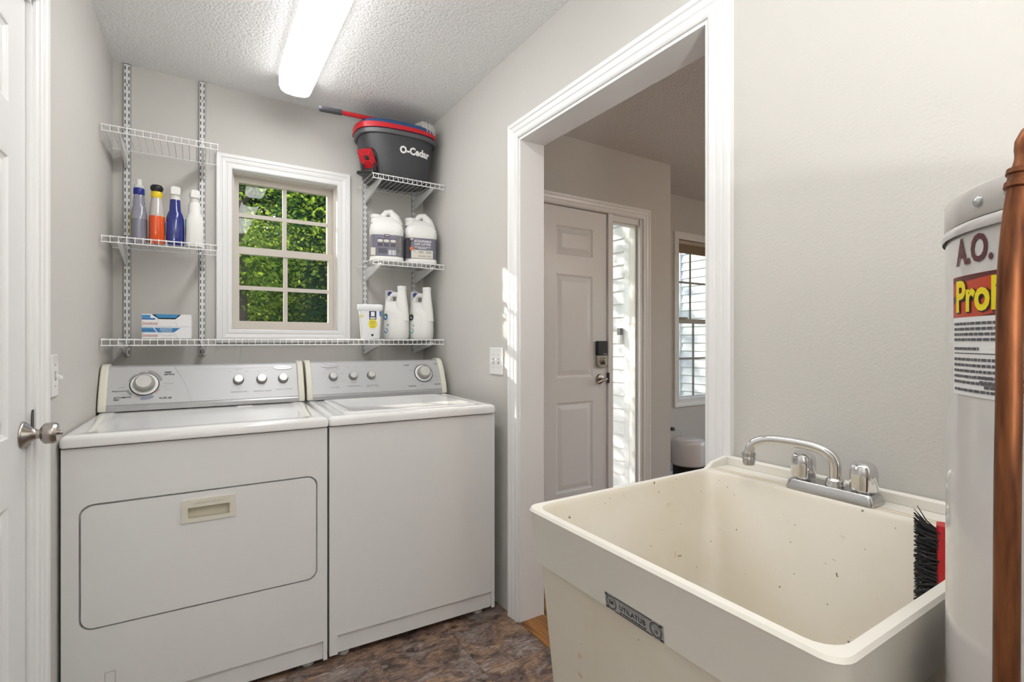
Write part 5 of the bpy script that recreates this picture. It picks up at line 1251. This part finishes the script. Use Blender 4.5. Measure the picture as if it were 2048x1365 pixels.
# brush standing in the tub
bq = thing('hand_brush', 'black-bristled brush with a red back standing in the tub', 'brush', (0.972, 0.3250, 0.590), math.radians(-72))
MB().loft([[(x, y, z) for x, y in rrect(0.018, 0.037, -0.017 * s_, 0.017 * s_, 0.006, 3)] for s_, z in ((0.7, 0.0), (1, 0.02), (1, 0.295), (0.8, 0.315))]).build('red_back', RED, bq, 50)
rs_ = random.Random(12); mb = MB()
for iz in range(84):
    for iy in range(13):
        z = 0.012 + 0.290 * iz / 83 + rs_.uniform(-0.002, 0.002); y = -0.014 + 0.028 * iy / 12 + rs_.uniform(-0.002, 0.002)
        top = max(0, (z - 0.265) / 0.04)
        dz = 0.012 * rs_.uniform(-1, 1) + 0.030 * top * rs_.uniform(0.4, 1)
        mb.tube([(0.022, y, z), (0.006, y + rs_.uniform(-.003, .003), z + 0.4 * dz), (-0.010 + 0.005 * rs_.random(), y + rs_.uniform(-.007, .007), z + dz)], [0.0013, 0.0012, 0.0006], 3)
bs = mb.build('bristles', mat('bristle_black', (0.014, 0.014, 0.016), 0.5), bq); bs['kind'] = 'stuff'
MB().box(0.010, 0.019, -0.012, 0.012, 0.025, 0.288).build('bristle_core', mat('bristle_core', (0.008, 0.008, 0.009), 0.9), bq)

# ================================================================ WATER HEATER AND PIPE
HX, HY, HR = 0.767, 0.024, 0.200
wh = thing('water_heater', 'beige enamel water heater tank with a red and yellow label', 'water heater', (HX, HY, 0))
MB().lathe([(HR - 0.01, 0.02), (HR, 0.024), (HR, 1.300), (HR - 0.002, 1.306)], 96, cap1=False).build('tank_jacket', HEATER, wh, 40)
MB().lathe([(HR + 0.0025, 1.296), (HR + 0.0035, 1.300), (HR + 0.0015, 1.306), (HR - 0.001, 1.3075)], 96, cap0=False, cap1=False).build('seam_bead', HEATER, wh, 50)
MB().lathe([(HR - 0.001, 1.308), (HR + 0.001, 1.3105), (HR + 0.001, 1.336), (HR - 0.001, 1.3385), (HR - 0.02, 1.340), (0.0, 1.345)], 96, cap0=False).build('top_cap', HEATCAP, wh, 40)
MB().lathe([(HR - 0.03, 0.0), (HR - 0.03, 0.022)], 48).build('base_ring', mat('base_dark', (0.05, 0.05, 0.05), 0.6), wh)
camdir = math.atan2(-HY, -HX)
def hs(deg): return camdir + math.radians(deg)                      # angle on the tank measured from the side facing the camera
def hsurf(ang0):
    def fn(a, b, w=0.0):
        t = ang0 + a / HR
        return ((HR + w) * math.cos(t), (HR + w) * math.sin(t), b)
    return fn
def hl_(deg0): return hsurf(hs(deg0))
def wrap(name, d0, d1, z0, z1, m, w, parent, n=40):
    f = hsurf(0)
    mb = MB(); mb.loft([[((HR + w) * math.cos(hs(d)), (HR + w) * math.sin(hs(d)), z) for d in np.linspace(d0, d1, n)] for z in (z0, z1)], False, False, closed=False)
    return mb.build(name, m, parent, 60)
wl_ = wrap('paper_label', -59.5, 28, 1.1365, 1.2135, mat('label_paper', (0.80, 0.80, 0.80), 0.35), 0.0006, wh)
def band_mat():
    m, nt, b = _new('wood_grain_red'); N, L = nt.nodes, nt.links
    tc = N.new('ShaderNodeTexCoord'); w = N.new('ShaderNodeTexWave'); w.wave_type = 'RINGS'; w.inputs['Scale'].default_value = 16; w.inputs['Distortion'].default_value = 5; w.inputs['Detail'].default_value = 1; w.inputs['Detail Scale'].default_value = 0.6
    L.new(tc.outputs['Object'], w.inputs['Vector'])
    cr = N.new('ShaderNodeValToRGB'); cr.color_ramp.elements[0].position = 0.12; cr.color_ramp.elements[0].color = (0.10, 0.012, 0.012, 1); cr.color_ramp.elements[1].position = 0.34; cr.color_ramp.elements[1].color = (0.52, 0.055, 0.018, 1)
    L.new(w.outputs['Fac'], cr.inputs[0]); L.new(cr.outputs[0], b.inputs['Base Color']); b.inputs['Roughness'].default_value = 0.35
    return m
wrap('red_band', -59.5, 28, 1.2135, 1.2545, band_mat(), 0.0007, wh)
f = hl_(-57.0)
text('A.O. SMITH', 0.036, mat('maroon_ink', (0.10, 0.018, 0.022), 0.4), lambda a, b: f(a * 0.80, 1.277 + b, 0.0008), wh, bold=0.0010, align='LEFT', res=3)
f2 = hl_(-57.0)
text('ProMax', 0.042, mat('navy_shadow', (0.03, 0.02, 0.02), 0.4), lambda a, b: f2(a * 0.86 + 0.0010, 1.2325 + b - 0.0008, 0.0012), wh, bold=0.0022, align='LEFT', res=3)
text('ProMax', 0.042, mat('sun_yellow', (0.85, 0.68, 0.0), 0.4), lambda a, b: f2(a * 0.86, 1.2325 + b, 0.0016), wh, bold=0.0014, align='LEFT', res=3)
f3 = hl_(-59.0)
rows = [(1.2070 - 0.0052 * k, 0.002, 0.26) for k in range(4)] + [(1.1825, 0.002, 0.045)] + [(1.1720 - 0.0056 * k, 0.002, 0.26) for k in range(5)] + [(1.1420 - 0.004 * 0, 0.003, 0.13)] + [(1.1555 - 0.0045 * k, 0.04 + 0.006 * k, 0.16) for k in range(3)]
microtext([(a, b, min(c, 0.25)) for a, b, c in rows], 0, 0, 0.0027, lambda a, b: f3(a, b, 0.0011), mat('print_grey', (0.10, 0.10, 0.11), 0.6), wh, 21)
mb = MB(); quads(mb, [(0.002 + 0.01 * k, 0.012 + 0.01 * k, 1.1775, 1.1783) for k in range(24)], lambda a, b: f3(a, b, 0.0011)); mb.build('rule_line', INK, wh)
for d in (-46, -36, 10, 80, 150, 220):
    t = hs(d); mb = MB(); mb.lathe([(0.0052, 0), (0.0050, 0.002), (0.003, 0.0038), (0, 0.0042)], 14)
    mb.xf(lambda x, y, z: ((HR + 0.001 + z) * math.cos(t) - x * math.sin(t), (HR + 0.001 + z) * math.sin(t) + x * math.cos(t), 1.3215 + y)); mb.build('cap_screw', SCREW, wh, 40)

pp = thing('copper_pipe', 'aged copper relief pipe running down the front of the water heater', 'pipe', (0.55, 0.1265, 0.0))
O = pp.location[:]
def lat(px, d=0.40):
    l = d * (px - 1024) / 1000.0
    return (d * math.sin(YAW) + l * math.cos(YAW), d * math.cos(YAW) - l * math.sin(YAW))
path = [(*lat(2008), 0.06), (*lat(2013), 0.943), (*lat(2018), 1.143), (*lat(2020), 1.225), (*lat(2027), 1.272), (*lat(2041), 1.312), (*lat(2056), 1.335), (*lat(2084), 1.362)]
path += [(0.628, 0.055, 1.402), (0.655, 0.045, 1.412), (0.682, 0.04, 1.402), (0.692, 0.038, 1.370), (0.692, 0.038, 1.342)]
pb = MB().tube(smooth_path(path, 5), 0.0082, 18).build('pipe', COPPER, pp, 60, org=O)
a_, b_ = Vector((*lat(2041), 1.312)), Vector((*lat(2049), 1.327))
dv = (b_ - a_).normalized(); c_ = (a_ + b_) / 2
MB().tube([c_ - dv * 0.0085, c_ - dv * 0.0075, c_ - dv * 0.0035, c_ - dv * 0.0025, c_ + dv * 0.0025, c_ + dv * 0.0035, c_ + dv * 0.0075, c_ + dv * 0.0085], [0.0083, 0.0105, 0.0105, 0.0092, 0.0092, 0.0108, 0.0108, 0.0083], 18).build('coupling', COPPER, pb, 40, org=O)

# ================================================================ HALL THINGS
pf = thing('pet_feeder', 'white rounded pet feeder with a dark base under the hall window', 'pet feeder', (3.386, YF - 0.20, 0))
MB().lathe([(0.115, 0.0), (0.122, 0.01), (0.122, 0.17), (0.128, 0.19)], 36).build('base', BLACK, pf, 40)
MB().lathe([(0.128, 0.188), (0.134, 0.192), (0.136, 0.205), (0.136, 0.360), (0.130, 0.385), (0.112, 0.398), (0.06, 0.402), (0, 0.403)], 40).build('hopper', mat('feeder_white', (0.74, 0.72, 0.73), 0.2, coat=0.4), pf, 50)
mb = MB(); mb.prism(rrect(-0.006, 0.006, 0.235, 0.325, 0.005, 4), lambda a, b, w: (0.1362 * math.cos(-1.15 + a / 0.136) * (1 + w), 0.1362 * math.sin(-1.15 + a / 0.136) * (1 + w), b), 0.0, 0.006); mb.build('level_window', BLACK, pf)
mb = MB(); quads(mb, [(-0.018, 0.016, 0.346, 0.350)], lambda a, b: (0.1366 * math.cos(-1.15 + a / 0.136), 0.1366 * math.sin(-1.15 + a / 0.136), b)); mb.build('name_mark', GREYINK, pf)
ot = thing('wall_outlet', 'white outlet plate low on the hall wall by the corner', 'outlet', (3.36, YF, 0.42))
MB().prism(rrect(-0.035, 0.035, -0.058, 0.058, 0.004, 3), lambda a, b, w: (a, -w, b), 0.0005, 0.006).build('plate', PLATE, ot, bevel=0.002)
for z in (-0.025, 0.025): MB().prism(sell(0.016, 0.014, 3, 18, 0, z), lambda a, b, w: (a, -w, b), 0.006, 0.008).build('socket', PLATE, ot)
MB().box(0.02, 0.05, -0.045, -0.006, 0.012, 0.04).build('plug', mat('adapter_dark', (0.05, 0.05, 0.05), 0.4), ot, bevel=0.003)
cd = MB().tube(smooth_path([(3.41, YF - 0.04, 0.442), (3.46, YF - 0.06, 0.42), (3.475, YF - 0.06, 0.30), (3.44, YF - 0.06, 0.12), (3.40, YF - 0.06, 0.06), (3.386, YF - 0.068, 0.05)], 6), 0.0025, 6).build('power_cord', mat('cord_white', (0.7, 0.68, 0.64), 0.5), None, 60)
tag(cd, 'thin white cord hanging from the hall outlet to the pet feeder', 'cord')
